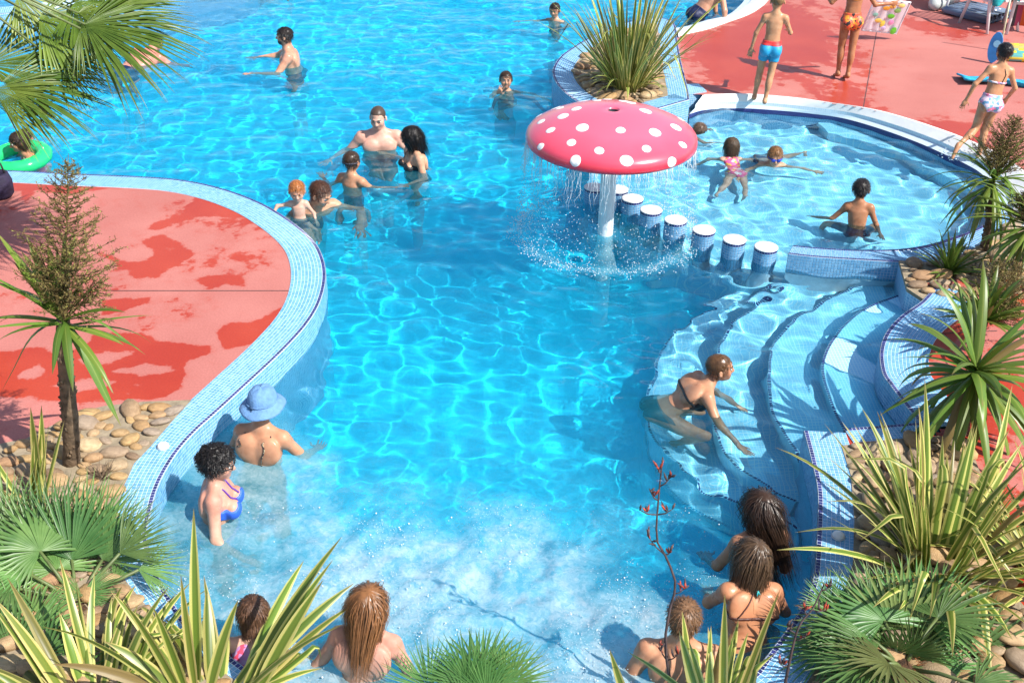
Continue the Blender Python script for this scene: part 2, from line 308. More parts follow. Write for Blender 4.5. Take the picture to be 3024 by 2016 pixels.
def water_mat():
    m,nt,b=newmat('pool water'); out=nt.nodes['Material Output']; nt.nodes.remove(b)
    g=N(nt,'ShaderNodeBsdfGlass',i_IOR=1.33,i_Roughness=0.); g.inputs['Color'].default_value=(.80,.97,1,1)
    at=N(nt,'ShaderNodeAttribute',attribute_name='foam'); tc=N(nt,'ShaderNodeTexCoord')
    n1=N(nt,'ShaderNodeTexNoise',i_Scale=3.2,i_Detail=6.,i_Roughness=.65,i_Distortion=1.2); n2=N(nt,'ShaderNodeTexNoise',i_Scale=26.,i_Detail=5.,i_Roughness=.7,i_Distortion=.8)
    for n in(n1,n2): nt.links.new(tc.outputs['Object'],n.inputs['Vector'])
    a=N(nt,'ShaderNodeMath',operation='MULTIPLY_ADD'); a.inputs[1].default_value=.9; nt.links.new(n2.outputs['Fac'],a.inputs[0]); nt.links.new(n1.outputs['Fac'],a.inputs[2])
    s=N(nt,'ShaderNodeMapRange',i_From_Min=.75,i_From_Max=1.25,i_To_Min=.12,i_To_Max=1.); nt.links.new(a.outputs[0],s.inputs['Value']); s.inputs['To Min'].default_value=.55; s.inputs['To Max'].default_value=1.
    mu=N(nt,'ShaderNodeMath',operation='MULTIPLY',use_clamp=True); nt.links.new(s.outputs[0],mu.inputs[0]); nt.links.new(at.outputs['Fac'],mu.inputs[1])
    sc=N(nt,'ShaderNodeMath',operation='MULTIPLY'); sc.inputs[1].default_value=.80; nt.links.new(mu.outputs[0],sc.inputs[0])
    fc=ramp(nt,[(.10,(.02,.70,1.0)),(.40,(.24,.82,1.0)),(.8,(.76,.95,1.0))]); nt.links.new(mu.outputs[0],fc.inputs[0]); d=N(nt,'ShaderNodeBsdfDiffuse'); nt.links.new(fc.outputs[0],d.inputs['Color'])
    t=N(nt,'ShaderNodeBsdfTranslucent'); nt.links.new(fc.outputs[0],t.inputs['Color']); dm=N(nt,'ShaderNodeMixShader'); dm.inputs[0].default_value=.5
    nt.links.new(d.outputs[0],dm.inputs[1]); nt.links.new(t.outputs[0],dm.inputs[2])
    tr=N(nt,'ShaderNodeBsdfTransparent'); tr.inputs['Color'].default_value=(.70,.96,1,1); gm=N(nt,'ShaderNodeMixShader'); ct=N(nt,'ShaderNodeAttribute',attribute_name='spread'); nt.links.new(ct.outputs['Fac'],gm.inputs[0]); nt.links.new(g.outputs[0],gm.inputs[1]); nt.links.new(tr.outputs[0],gm.inputs[2])
    mx=N(nt,'ShaderNodeMixShader'); nt.links.new(sc.outputs[0],mx.inputs[0]); nt.links.new(gm.outputs[0],mx.inputs[1]); nt.links.new(dm.outputs[0],mx.inputs[2]); nt.links.new(mx.outputs[0],out.inputs['Surface'])
    return m
def foam(x,y):
    wx=x+.45*(f1(x*1.4,y*1.4)-.5); wy=y+.7*(f1(x*1.1+7,y*1.1+3)-.5); f=np.maximum(jets(wx,wy)*(.62+.75*f2(x*2.2+3,y*2.2)),.34*np.exp(-((x+.35)/1.6)**4)*np.clip((8.6-y)/2.8,0,1)); f=np.maximum(f,.095*np.clip((2.0-x)/.4,0,1)*(y>6)*(1+.55*np.clip((y-8.5)/2,0,1))); f=np.maximum(f,.78*np.exp(-((wx+1.70)/.62)**4-((wy-5.75)/.85)**4)); f=np.where(x>1.25,f*np.clip(1-(x-1.25)/.35*(y>5.2),0.12,1),f); r=np.hypot(x-MUSH[0],y-MUSH[1]); f=np.maximum(f,.55*np.exp(-((r-.8)/.10)**2)); f=np.maximum(f,.5*np.exp(-(r/.2)**2))
    return f
def spread(x,y):                # share of sunlight that crosses the surface without being focused by it
    deep=np.clip((y-5.6)/1.,0,1)*np.clip((1.75-x+np.clip(y-9.4,0,9)*.15)/.5,0,1)
    return .05+.15*deep+.22*(1-np.clip((y-5.6)/1.,0,1))*(x<1.4)
water=grid_obj('water',-13,9,2.2,25,0,.026,water_mat(),zf=wave,kind='structure',attr={'foam':foam,'spread':spread})
water.cycles.is_caustics_caster=True; water.cycles.is_caustics_receiver=False
# ---------------------------------------------------------------- copings
L_EDGE=[(-6.998,10.542),(-6.078,10.629),(-5.214,10.668),(-4.445,10.612),(-3.640,10.558),(-3.223,10.466),(-2.833,10.277),(-2.481,10.020),(-2.223,9.760),(-1.963,9.436),(-1.774,9.126),(-1.662,8.828),(-1.597,8.544),(-1.571,8.272),(-1.575,7.976),(-1.617,7.694),(-1.689,7.426),(-1.785,7.139),(-1.920,6.781),(-2.037,6.474),(-2.129,6.238),(-2.189,6.014),(-2.217,5.779),(-2.217,5.579),(-2.193,5.368),(-2.168,5.207),(-2.106,5.035),(-1.999,4.835),(-1.874,4.645),(-1.705,4.424),(-1.508,4.272),(-1.353,4.149),(-1.158,4.022),(-0.872,3.889)]
lc,LC,LI=coping('pool_coping',L_EDGE,[.29,.29,.29,.29,.29,.29,.29,.27,.25,.27,.27,.27],side=-1,own=300,own_edge=220)
R_EDGE=[(0.868,3.900),(1.108,4.045),(1.283,4.167),(1.357,4.262),(1.546,4.518),(1.672,4.708),(1.768,4.922),(1.863,5.270),(1.962,5.691),(1.994,6.016),(2.016,6.362)]
rc,RC,RI=coping('pool_coping',R_EDGE,[.30,.30,.28],side=-1,own=150,own_edge=150)
C_EDGE=[(2.296,6.393),(2.489,6.423),(2.837,6.480)]
cc,CC,CI=coping('pool_coping',C_EDGE,.16,side=-1,curve=False)
# round steps: the deck edge and three submerged treads
A_EDGE=[(3.602,8.540),(3.389,8.242),(3.169,8.015),(3.003,7.799),(2.889,7.594),(2.808,7.372),(2.761,7.124),(2.773,6.970),(2.793,6.816),(2.817,6.651),(2.862,6.413)]
ac,AC,AI=coping('step_coping',A_EDGE,[.34,.36,.34],side=1,wall=True)
def tread(pts,z,name='pool_step'):
    C=resample(pts,.04); xr=[(3.9,C[-1][1]+.0),(3.9,C[0][1])]
    o=flat_poly(name,[tuple(p) for p in C]+xr,z,M_floor2,kind='structure',thick=z+1.25)
    nr=normals(C); nr*=np.sign((nr*(np.array([3.2,7.5])-C)).sum(1))[:,None]     # edge of navy tiles
    E=resample(pts,PITCH); ne=normals(E); ne*=np.sign((ne*(np.array([3.2,7.5])-E)).sum(1))[:,None]
    Q=cells(h3(E-ne*.002,z+.001),h3(E+ne*.026,z+.001),1); n=up_n(Q); n*=np.sign(n[:,2:]); v,f=tiles_mesh(Q,n,.003,.004); tag(link('edge_mosaic',mesh('edge_mosaic',v,f),M_dark,o),kind='stuff')
    return o
tread([(3.585,8.971),(3.470,8.828),(3.075,8.554),(2.873,8.343),(2.693,8.097),(2.556,7.863),(2.446,7.595),(2.404,7.378),(2.385,7.118),(2.387,6.849),(2.406,6.615)],-.02)
tread([(3.300,9.171),(3.015,8.979),(2.755,8.747),(2.562,8.563),(2.406,8.408),(2.286,8.229),(2.163,8.042),(2.083,7.809),(2.026,7.593),(1.995,7.386),(1.952,7.030),(1.964,6.769),(2.007,6.507),(2.021,6.282)],-.17)
tread([(2.786,9.489),(2.481,9.182),(2.190,8.890),(1.940,8.538),(1.764,8.243),(1.662,7.866),(1.586,7.482),(1.536,7.126),(1.534,6.794),(1.617,6.510),(1.739,6.316),(1.971,6.108)],-.36)
tread([(2.416,9.626),(2.063,9.236),(1.735,8.893),(1.465,8.600),(1.275,8.238),(1.169,7.901),(1.096,7.584),(1.065,7.285),(1.087,6.977),(1.233,6.588),(1.452,6.348),(1.966,5.990)],-.58)
# ---------------------------------------------------------------- decks (grids so that the puddle map can live on the points)
def polydist(poly,x,y):         # signed distance, positive inside
    p=np.asarray(poly)[:,:2]; d=np.full(x.shape,1e9)
    for i in range(len(p)):
        a,b=p[i-1],p[i]; ab=b-a; t=np.clip(((x-a[0])*ab[0]+(y-a[1])*ab[1])/(ab@ab+1e-9),0,1); d=np.minimum(d,np.hypot(x-a[0]-t*ab[0],y-a[1]-t*ab[1]))
    return np.where(inside(poly,x,y),d,-d)
def puddles(polys,base,soft=.07,amp=.22):
    def f(x,y):
        w=base(x,y)
        for q in polys: w=np.maximum(w,.52+amp*np.clip(polydist(q,x,y)/soft,-3,1))
        return w
    return f
LP=[[(-3.333,9.161),(-3.206,9.257),(-3.047,9.146),(-2.882,9.003),(-2.807,8.860),(-2.862,8.691),(-2.961,8.581),(-2.969,8.437),(-3.055,8.442),(-3.190,8.437),(-3.295,8.544),(-3.443,8.507),(-3.375,8.647),(-3.631,8.862),(-3.551,8.848),(-3.358,8.713),(-3.235,8.718),(-3.147,8.847),(-3.191,8.965),(-3.281,9.048)],
 [(-4.042,7.065),(-3.838,7.201),(-3.545,7.292),(-3.396,7.178),(-3.197,7.368),(-3.247,7.563),(-3.164,7.546),(-3.127,7.461),(-3.014,7.531),(-2.839,7.511),(-2.680,7.385),(-2.572,7.389),(-2.430,7.355),(-2.298,7.360),(-2.278,7.234),(-2.405,7.125),(-2.396,6.927),(-2.365,6.772),(-2.471,6.623),(-2.971,6.553),(-3.608,6.621),(-3.872,6.662)],
 [(-5.414,10.513),(-5.126,10.448),(-4.528,10.386),(-3.843,10.362),(-3.778,10.289),(-4.187,10.229),(-4.322,10.128),(-4.682,10.186),(-4.643,9.857),(-4.821,10.159),(-5.258,10.140)],
 [(-3.132,9.732),(-3.096,10.128),(-2.850,9.984),(-2.451,9.731),(-2.529,9.650),(-2.697,9.672),(-3.012,9.630),(-3.261,9.355),(-3.358,9.360),(-3.337,9.483),(-3.173,9.623)],
 [(-2.283,7.536),(-2.246,7.672),(-1.988,7.750),(-1.844,8.003),(-1.851,7.755),(-1.981,7.383),(-2.165,7.313)], [(-2.672,8.425),(-2.578,8.491),(-2.304,8.502),(-2.247,8.324),(-2.400,8.357),(-2.518,8.237)],
 [(-3.350,8.021),(-2.962,8.087),(-2.937,8.000),(-3.121,7.850),(-3.260,7.796)]]
HOLES=[[(-3.552,6.961),(-3.483,7.035),(-3.426,6.965),(-3.450,6.858),(-3.579,6.866)],[(-3.224,7.122),(-3.032,7.234),(-2.862,7.214),(-2.980,7.069),(-3.171,7.063)],[(-2.917,6.969),(-2.693,7.079),(-2.477,6.995),(-2.679,6.918)],[(-3.291,6.765),(-3.068,6.847),(-2.867,6.808),(-3.081,6.699)]]
def left_wet(x,y):
    near=np.clip(1-np.abs(np.hypot(x+3.2,y-7.6)-2.05)/.5,0,1)
    w=puddles(LP,lambda x,y:.205+.46*f1(x,y)*(.55+.6*f2(x+9,y))+.06*near)(x,y)
    for h in HOLES: w=np.minimum(w,.60-.3*np.clip(polydist(h,x,y)/.1+.4,0,1))
    return w
lpoly=[tuple(p) for p in (LC+LI)/2]+[(-2.2,1.5),(-9,1.5),(-9,9)]
deckpoly_l=np.array(lpoly)
grid_obj('left_deck',-9,-.9,2.5,13.2,DECK,.03,M_deck,mask=lambda x,y:inside(deckpoly_l,x,y),kind='structure',attr={'wet':left_wet},smooth=False)
# far deck beyond the children's pool
K_OUT=[(2.297,13.388),(2.795,13.447),(3.356,13.347),(3.777,13.180),(4.136,13.028),(4.431,12.801),(4.787,12.385),(5.046,11.986),(5.239,11.531),(5.316,10.935),(5.170,10.273),(4.850,9.665)]
K_IN=[(2.092,13.142),(2.257,13.274),(2.475,13.347),(2.805,13.380),(3.143,13.335),(3.534,13.246),(3.939,13.084),(4.300,12.733),(4.599,12.326),(4.814,11.937),(4.891,11.800),(5.014,11.446),(5.007,10.977),(4.892,10.556),(4.704,10.236),(4.593,10.141)]
U_OUT=[(2.276,15.863),(2.316,15.996),(2.748,16.356),(3.127,16.772),(3.449,17.153),(3.700,17.570),(3.957,18.164),(4.520,19.804),(5.174,22.289)]
U_IN=[(2.317,16.917),(2.510,16.999),(2.889,17.383),(3.241,17.678),(3.510,18.212),(3.760,18.911),(4.223,20.518),(4.805,23.085)]
def gutter(name,out,inn,k):     # sloping white band, little step, pale ledge, navy line at the water
    n=240; rs=lambda p:(lambda c:c[np.linspace(0,len(c)-1,n).astype(int)])(resample(p,.01)); O=rs(out); I=rs(inn); m=O+(I-O)*k
    o=strip_mesh(name,[h3(O-(I-O)*.06,DECK-.05),h3(O-(I-O)*.06,DECK+.008),h3(O+(I-O)*.16,DECK+.009),h3(m,.125)],M_white,smooth=False,kind='structure')
    strip_mesh('ledge',[h3(m,.1255),h3(m+(I-m)*.02,.085),h3(m+(I-m)*.95,.045)],M_ledge,o)
    strip_mesh('waterline_band',[h3(m+(I-m)*.95,.0455),h3(I,.03),h3(I,-.03)],M_dark,o); strip_mesh('wall',[h3(I,-.029),h3(I,-1.2)],M_mos,o)
    return o
M_ledge=mosaic_mat('ledge mosaic',(.52,.66,.76),(.60,.72,.80),(.72,.80,.85))
gutter('gutter_rim',K_OUT,K_IN,.62); gutter('gutter_rim',U_OUT,U_IN,.6)
fpoly=np.array([tuple(p) for p in resample(K_OUT,.1)]+[(14,8.6),(14,30),tuple(U_OUT[-1])]+[tuple(p) for p in resample(U_OUT,.1)[::-1]]+[(2.100,15.661,0.200)[:2],(2.009,14.568,0.200)[:2],(1.996,13.485,0.200)[:2]])
FP=[[(2.278,15.885),(2.827,16.293),(3.467,17.106),(4.174,18.045),(4.651,16.590),(4.203,14.693),(3.544,14.844),(3.002,13.738),(2.431,13.541),(2.378,14.777)],[(3.822,13.534),(4.129,14.144),(4.376,13.813),(4.106,13.072),(3.747,13.209)],
    [(4.792,12.513),(5.077,12.775),(5.329,12.327),(5.087,11.909)],[(5.694,17.129),(6.086,16.914),(6.741,16.380),(6.282,16.131),(5.719,16.542)],[(4.951,17.577),(4.741,15.928),(4.514,14.343),(4.319,14.699)]]
def far_wet(x,y):
    dr_=np.clip((x-3.9-.12*(y-13))/.8,0,1); w=puddles(FP,lambda x,y:(.235+.52*f1(x*1.0+5,y*1.0)*(.6+.55*f2(x,y+4)))*(1-dr_)+dr_*(.05+.52*f4_(x*.55,y*1.2)),soft=.3,amp=.14)(x,y)
    rim=np.clip(1-np.abs(polydist(fpoly,x,y))/.5,0,1)*(y<13.2)
    return w+.13*(f3_(x,y)-.5)+.05*rim
grid_obj('far_deck',1.5,14,8.6,24,DECK,.045,M_deck,mask=lambda x,y:inside(fpoly,x,y),kind='structure',attr={'wet':far_wet},smooth=False)
# near right deck with the round steps cut into it
npoly=np.array([tuple(p) for p in (AC+AI)/2]+[CI[-1],CI[0]]+[tuple(p) for p in RI[::-1]]+[(1.2,1.5),(9,1.5),(9,8.7),(4.407,8.689,0.200)[:2],(3.943,8.672,0.200)[:2],(3.501,8.576,0.200)[:2]])
def near_wet(x,y): return .50+.38*(f1(x+3,y+1)-.3)+.25*(f2(x*.8+1,y)-.5)-.28*np.exp(-((x-3.6)/.5)**2-((y-5.4)/.7)**2)
grid_obj('right_deck',1.,9,2.5,10,DECK,.04,M_deck,mask=lambda x,y:inside(npoly,x,y),kind='structure',attr={'wet':near_wet},smooth=False)
def joint(C):
    nr=normals(C)*.005; tag(strip_mesh('deck_joint',[h3(C-nr,DECK+.003),h3(C+nr,DECK+.003)],M_joint),kind='structure')
joint(sharp([(-3.544,8.177),(-1.747,8.243)],.1)); joint(sharp([(5.881,18.433),(5.235,16.512),(4.136,13.028)],.1)); joint(sharp([(3.147,7.689),(3.849,7.781)],.1))
# terrace to the horizon round the pool yard
M_terr=simple('terrace paving',(.42,.30,.24),.85,.1,2.)
for q in([(-150,26),(150,26),(150,230),(-150,230)],[(-150,-60),(-14,-60),(-14,26),(-150,26)],[(14,-60),(150,-60),(150,26),(14,26)],[(-14,-60),(14,-60),(14,1.5),(-14,1.5)]):
    flat_poly('terrace',q,DECK-.01,M_terr,kind='structure',thick=.3)
# far left corner of the big pool: shallow tiled shelf and coping
flat_poly('pool_shelf',[(-8.949,15.903),(-7.449,16.172),(-6.619,16.493),(-5.624,17.023),(-4.784,17.619),(-4.360,18.165),(-4.062,19.546)]+[(-4.331,21.013,0.000)[:2],(-9.533,17.132,0.000)[:2]],-.12,M_mos,kind='structure',thick=1.)
coping('pool_coping',[(-8.890,15.912),(-7.494,16.416),(-6.717,16.901),(-5.945,17.565),(-5.323,18.261)],.4,side=1)

# ---------------------------------------------------------------- planter island, low wall, tiled block
ISL=[(2.037,12.907),(2.060,13.175),(2.085,13.722),(2.115,14.381),(2.167,15.218),(2.225,16.255),(1.960,16.468),(1.561,16.212),(1.225,15.791),(0.916,15.285),(0.743,14.932),(0.557,14.477),(0.454,13.926),(0.491,13.416),(0.633,12.942),(0.827,12.602),(1.064,12.379),(1.308,12.334),(1.645,12.585),(2.037,12.907)]
def closed_coping(name,edge,width,z,corner_at=0):
    E=[edge[0]]+edge[1:-1]+[edge[-1]]; return coping(name,E,width,z=z,side=1,wall=True,bottom=-1.2)
isl,IC,II=closed_coping('planter_coping',ISL,.25,.3)
M_mortar=simple('sandy mortar',(.30,.24,.16),.9,.15,14,.5)
flat_poly('planter_bed',[tuple(p) for p in II[::6]],.305,M_mortar,kind='structure',thick=.03)
bk=[(2.104,13.757),(2.270,13.783),(2.335,13.503),(2.102,13.393)]
blk=flat_poly('tiled_block',bk,.215,M_mos,thick=1.2); tag(blk,'low pale-blue tiled block joining the flax planter to the white rim','block')
LW_F=[(2.471,9.151),(2.616,9.113),(2.793,9.085),(3.097,9.054),(3.426,9.024),(3.654,8.999),(3.886,9.059),(4.198,9.288),(4.523,9.620),(4.826,10.019)]
LW_B=[(2.551,9.331),(2.658,9.308),(2.838,9.280),(3.148,9.256),(3.501,9.288),(3.797,9.389),(4.037,9.527),(4.272,9.686),(4.487,9.867),(4.745,10.239)]
def low_wall():
    z=.17; n=200; rs=lambda p:(lambda c:c[np.linspace(0,len(c)-1,n).astype(int)])(resample(p,.008)); A=rs(LW_F);B=rs(LW_B)
    o=strip_mesh('low_wall',[h3(A,-1.2),h3(A,z),h3(B,z),h3(B,-1.2)],M_grout); tag(o,'low curved wall of pale-blue mosaic with navy edges between the two pools','wall')
    e=PITCH/.2
    for nm,Q,m in(('edge_mosaic',np.concatenate([cells(h3(A,z+.001),h3(B,z+.001),1,0,e),cells(h3(A,z+.001),h3(B,z+.001),1,1-e,1)]),M_dark),('mosaic',cells(h3(A,z+.001),h3(B,z+.001),7,e,1-e),M_tile)):
        nn=up_n(Q); nn*=np.sign(nn[:,2:]); v,f=tiles_mesh(Q,nn); tag(link(nm,mesh(nm,v,f),m,o),kind='stuff')
    A2=resample(LW_F,PITCH); nr=-normals(A2); Q=cells(h3(A2+nr*.001,z-.001),h3(A2+nr*.001,z-.001-8*PITCH),8); nn=np.repeat(h3(nr,0)[None,:-1],8,0).reshape(-1,3); v,f=tiles_mesh(Q,nn); tag(link('wall_mosaic',mesh('wall_mosaic',v,f),M_tile,o),kind='stuff')
    c0=np.array([A[0],B[0]]); E_=sharp([tuple(B[0]),tuple(A[0])],PITCH); ne=-normals(E_)*0+np.array([-1,-.2]); Q=cells(h3(E_+ne*.002,z),h3(E_+ne*.002,z-8*PITCH),8); nn=np.tile(np.array([[-.98,-.2,0]]),(len(Q),1)); v,f=tiles_mesh(Q,nn); tag(link('end_mosaic',mesh('end_mosaic',v,f),M_tile,o),kind='stuff')
    strip_mesh('end_face',[h3(c0,z-.001),h3(c0,-1.2)],M_mos,o)
low_wall()
# ---------------------------------------------------------------- stepping posts
def post_meshes():
    r=.108; out={}
    b=MB(); b.lathe([(r-.003,-1.1),(r-.003,.148)],n=28); out['column']=(b,M_grout)
    Q=[];nn=[];Qd=[];nd=[]; k=26
    for i in range(k):
        a0,a1=2*math.pi*i/k,2*math.pi*(i+1)/k; p0=(r-.002)*np.array([math.cos(a0),math.sin(a0)]);p1=(r-.002)*np.array([math.cos(a1),math.sin(a1)]); n_=np.array([math.cos((a0+a1)/2),math.sin((a0+a1)/2),0])
        for j in range(16):
            z1=.149-j*.0262; z0=z1-.0262; q=[[*p0,z0],[*p1,z0],[*p1,z1],[*p0,z1]]; (Qd if j==0 else Q).append(q); (nd if j==0 else nn).append(n_)
    return b,np.array(Q),np.array(nn),np.array(Qd),np.array(nd)
def post():
    root=empty('stepping_post',(0,0,0)); b,Q,nn,Qd,nd=post_meshes(); b.build('column',M_grout,root,True)
    v,f=tiles_mesh(Q,nn); tag(link('mosaic',mesh('mosaic',v,f),M_tile,root),kind='stuff'); v,f=tiles_mesh(Qd,nd); tag(link('edge_mosaic',mesh('edge_mosaic',v,f),M_dark,root),kind='stuff')
    t=MB(); t.lathe([(.001,.160),(.090,.1600),(.104,.158),(.109,.152),(.107,.147)],n=40); t.build('top_slab',M_white,root,True); return root
p0=post(); names=['post half hidden behind the fountain stem, first of the white-topped row','post just to the right of the fountain stem, second of the row','third white-topped post from the fountain stem','fourth white-topped post from the fountain stem','white-topped post in the middle of the row, splashed by the fountain','third white-topped post from the low tiled wall','second white-topped post from the low tiled wall','white-topped post standing next to the end of the low tiled wall']
for i,p in enumerate(STOOLS):
    o=p0 if i==0 else copy_tree(p0); o.location=(p[0],p[1],0); o.rotation_euler=(0,0,i*.7); tag(o,'tiled '+names[i] if i not in(2,3) else names[i]+', tiled in pale blue','stepping post','white-topped tiled posts in a curving row')
# ---------------------------------------------------------------- mushroom fountain
def cap_mat():                  # red gel-coat; the pinker top paints in the sky's sheen on the wet cap
    m,nt,b=newmat('red fibreglass with painted sheen'); tc=N(nt,'ShaderNodeTexCoord'); sp=N(nt,'ShaderNodeSeparateXYZ'); nt.links.new(tc.outputs['Object'],sp.inputs[0]); no=N(nt,'ShaderNodeTexNoise',i_Scale=3.,i_Detail=4.); nt.links.new(tc.outputs['Object'],no.inputs['Vector'])
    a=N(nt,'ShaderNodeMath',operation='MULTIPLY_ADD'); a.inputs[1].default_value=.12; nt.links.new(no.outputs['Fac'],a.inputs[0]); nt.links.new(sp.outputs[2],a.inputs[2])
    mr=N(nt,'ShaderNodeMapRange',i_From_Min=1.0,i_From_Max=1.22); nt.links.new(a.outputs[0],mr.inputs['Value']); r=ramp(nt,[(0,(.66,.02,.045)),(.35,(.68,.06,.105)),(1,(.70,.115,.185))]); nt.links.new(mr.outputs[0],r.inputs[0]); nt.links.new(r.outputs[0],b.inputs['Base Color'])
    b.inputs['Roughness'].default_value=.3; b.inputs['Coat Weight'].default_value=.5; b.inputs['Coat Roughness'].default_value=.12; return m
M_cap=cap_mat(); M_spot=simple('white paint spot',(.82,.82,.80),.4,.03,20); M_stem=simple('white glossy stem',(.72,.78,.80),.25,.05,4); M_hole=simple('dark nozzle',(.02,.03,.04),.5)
CAPP=[(.051,1.222),(.057,1.236),(.073,1.240),(.137,1.238),(.245,1.226),(.352,1.205),(.46,1.174),(.56,1.138),(.645,1.100),(.715,1.063),(.76,1.032),(.782,1.0),(.787,.965),(.785,.94),(.772,.922)]
cs=np.r_[0,np.cumsum(np.hypot(*np.diff(np.array(CAPP),axis=0).T))]; CA=np.array(CAPP)
def cap_pt(s,a,off=.0):
    r=np.interp(s,cs,CA[:,0]); z=np.interp(s,cs,CA[:,1]); e=.01; dr=np.interp(s+e,cs,CA[:,0])-np.interp(s-e,cs,CA[:,0]); dz=np.interp(s+e,cs,CA[:,1])-np.interp(s-e,cs,CA[:,1]); l=math.hypot(dr,dz)+1e-9
    return Vector(((r-dz/l*off)*math.cos(a),(r-dz/l*off)*math.sin(a),z+dr/l*off))
def mushroom():
    root=empty('mushroom_fountain',(MUSH[0],MUSH[1],0)); tag(root,'red mushroom fountain with white spots on a white stem, water falling from its rim','fountain')
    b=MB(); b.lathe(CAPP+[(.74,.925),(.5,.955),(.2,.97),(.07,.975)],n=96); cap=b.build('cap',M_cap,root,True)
    b=MB(); b.lathe([(.078,-1.12),(.074,.3),(.078,.98)],n=32); b.build('stem',M_stem,root,True)
    b=MB(); b.lathe([(.001,1.17),(.045,1.172),(.0515,1.222)],n=24); b.lathe([(.012,1.16),(.012,1.20),(.001,1.205)],n=10); b.build('nozzle',M_hole,cap,True)
    for s,a,r in SPOTS:
        rr=max(.05,np.interp(s,cs,CA[:,0])); v=[cap_pt(s,a,.0028)];f=[]; n=20; ph=rnd.random()*6
        for ring in(.5,.93,1.0):
            for k in range(n):
                t=2*math.pi*k/n; w=1+.05*math.sin(2*t+ph); v.append(cap_pt(s+r*ring*w*math.sin(t),a+r*ring*w*math.cos(t)/rr,.0028 if ring<1 else .0005))
        for k in range(n): f.append((0,1+k,1+(k+1)%n))
        for q in(0,1):
            for k in range(n): f.append((1+q*n+k,1+(q+1)*n+k,1+(q+1)*n+(k+1)%n,1+q*n+(k+1)%n))
        m=MB(); m.add(v,f); m.build('spot',M_spot,cap,True)
SPOTS=[(0.418, 3.203, 0.057), (0.629, 3.089, 0.043), (0.588, 3.526, 0.044), (0.401, 3.988, 0.06), (0.367, 4.817, 0.045), (0.469, 5.489, 0.059), (0.554, 6.048, 0.057), (0.262, 0.122, 0.059), (0.707, 5.707, 0.042), (0.629, 5.123, 0.043), (0.643, 4.477, 0.043), (0.612, 4.049, 0.044), (0.768, 3.683, 0.038), (0.782, 4.232, 0.052), (0.738, 4.817, 0.057), (0.813, 5.384, 0.05), (0.517, 2.609, 0.042), (0.326, 1.92, 0.042), (0.286, 0.96, 0.046), (0.755, 2.662, 0.049), (0.69, 0.349, 0.041), (0.3, 1.2, 0.05), (0.41, 1.6199999999999999, 0.05), (0.52, 2.04, 0.05), (0.63, 2.46, 0.05), (0.3, 2.88, 0.05)]
mushroom()
def drops_mesh(name,P,r,mat,parent=None,stretch=None):   # many small octahedral-ish drops in one mesh
    bm=bmesh.new(); bmesh.ops.create_icosphere(bm,subdivisions=1,radius=1); v0=np.array([v.co[:] for v in bm.verts]); f0=np.array([[v.index for v in f.verts] for f in bm.faces]); bm.free(); n=len(P)
    sc=np.stack([r,r,r*(1 if stretch is None else stretch)],1); V=(P[:,None]+v0[None]*sc[:,None]).reshape(-1,3); F_=(f0[None]+(np.arange(n)*len(v0))[:,None,None]).reshape(-1,3)
    me=mesh(name,V,F_); return tag(link(name,me,mat,parent,True),kind='stuff')
def drop_mat():
    m,nt,b=newmat('splashing water'); b.inputs['Base Color'].default_value=(.86,.94,.98,1); b.inputs['Roughness'].default_value=.12; b.inputs['Transmission Weight'].default_value=.35; b.inputs['IOR'].default_value=1.33; return m
M_drop=drop_mat()
g=np.random.default_rng(19); n=2600; a=g.uniform(0,2*np.pi,n); z=.93*(1-g.random(n)**.5)*1.0; rr=.785+.06*(.93-z)+g.normal(0,.018,n); z=np.where(g.random(n)<.5,z*.55,z)
Pd=np.stack([MUSH[0]+rr*np.cos(a),MUSH[1]+rr*np.sin(a),z],1); drops_mesh('falling_drops',Pd,g.uniform(.0016,.0042,n),M_drop,stretch=g.uniform(1,2.2,n))
st=MB()
for k in range(270):
    a=g.uniform(0,2*np.pi); L=g.uniform(.06,.32)*(1.3 if math.cos(a)<0 else .8); x=MUSH[0]+.779*math.cos(a); y=MUSH[1]+.779*math.sin(a); w=g.normal(0,.006,6); pts=[(x+w[i]*i*.5+.02*math.cos(a)*(i/5)**2,y+.02*math.sin(a)*(i/5)**2,.925-L*i/5) for i in range(6)]; st.tube(pts,[.003,.002,.0017,.002,.0014,.0008],4)
tag(st.build('falling_streams',M_drop,None,True),kind='stuff')
n=1300; a=g.uniform(0,2*np.pi,n); rr=.86+g.normal(0,.06,n); drops_mesh('splash_ring',np.stack([MUSH[0]+rr*np.cos(a),MUSH[1]+rr*np.sin(a),np.abs(g.normal(0,.022,n))],1),g.uniform(.002,.0065,n),M_drop)
# sparkling spray over the air jets
n=13000; P_j=np.stack([g.uniform(-2.1,1.5,n),g.uniform(3.9,5.75,n),np.abs(g.normal(0,.014,n))],1); clump=fbm(77,2.6)(P_j[:,0],P_j[:,1]); P_j=P_j[(g.random(n)<jets(P_j[:,0],P_j[:,1])*np.clip((clump-.38)*4.5,.06,1))]; P_j[:,2]+=wave(P_j[:,0],P_j[:,1])
drops_mesh('bubble_spray',P_j,g.uniform(.0011,.0032,len(P_j))*(1+1.1*(g.random(len(P_j))<.05)),M_drop)
# water kicked up by the running girl's foot
Pk=np.array((4.935,11.868,0.060))+g.normal(0,1,(160,3))*[.09,.06,.05]; Pk[:,2]=np.abs(Pk[:,2]-.02)+.02; drops_mesh('foot_splash',Pk,g.uniform(.004,.011,160),M_drop)
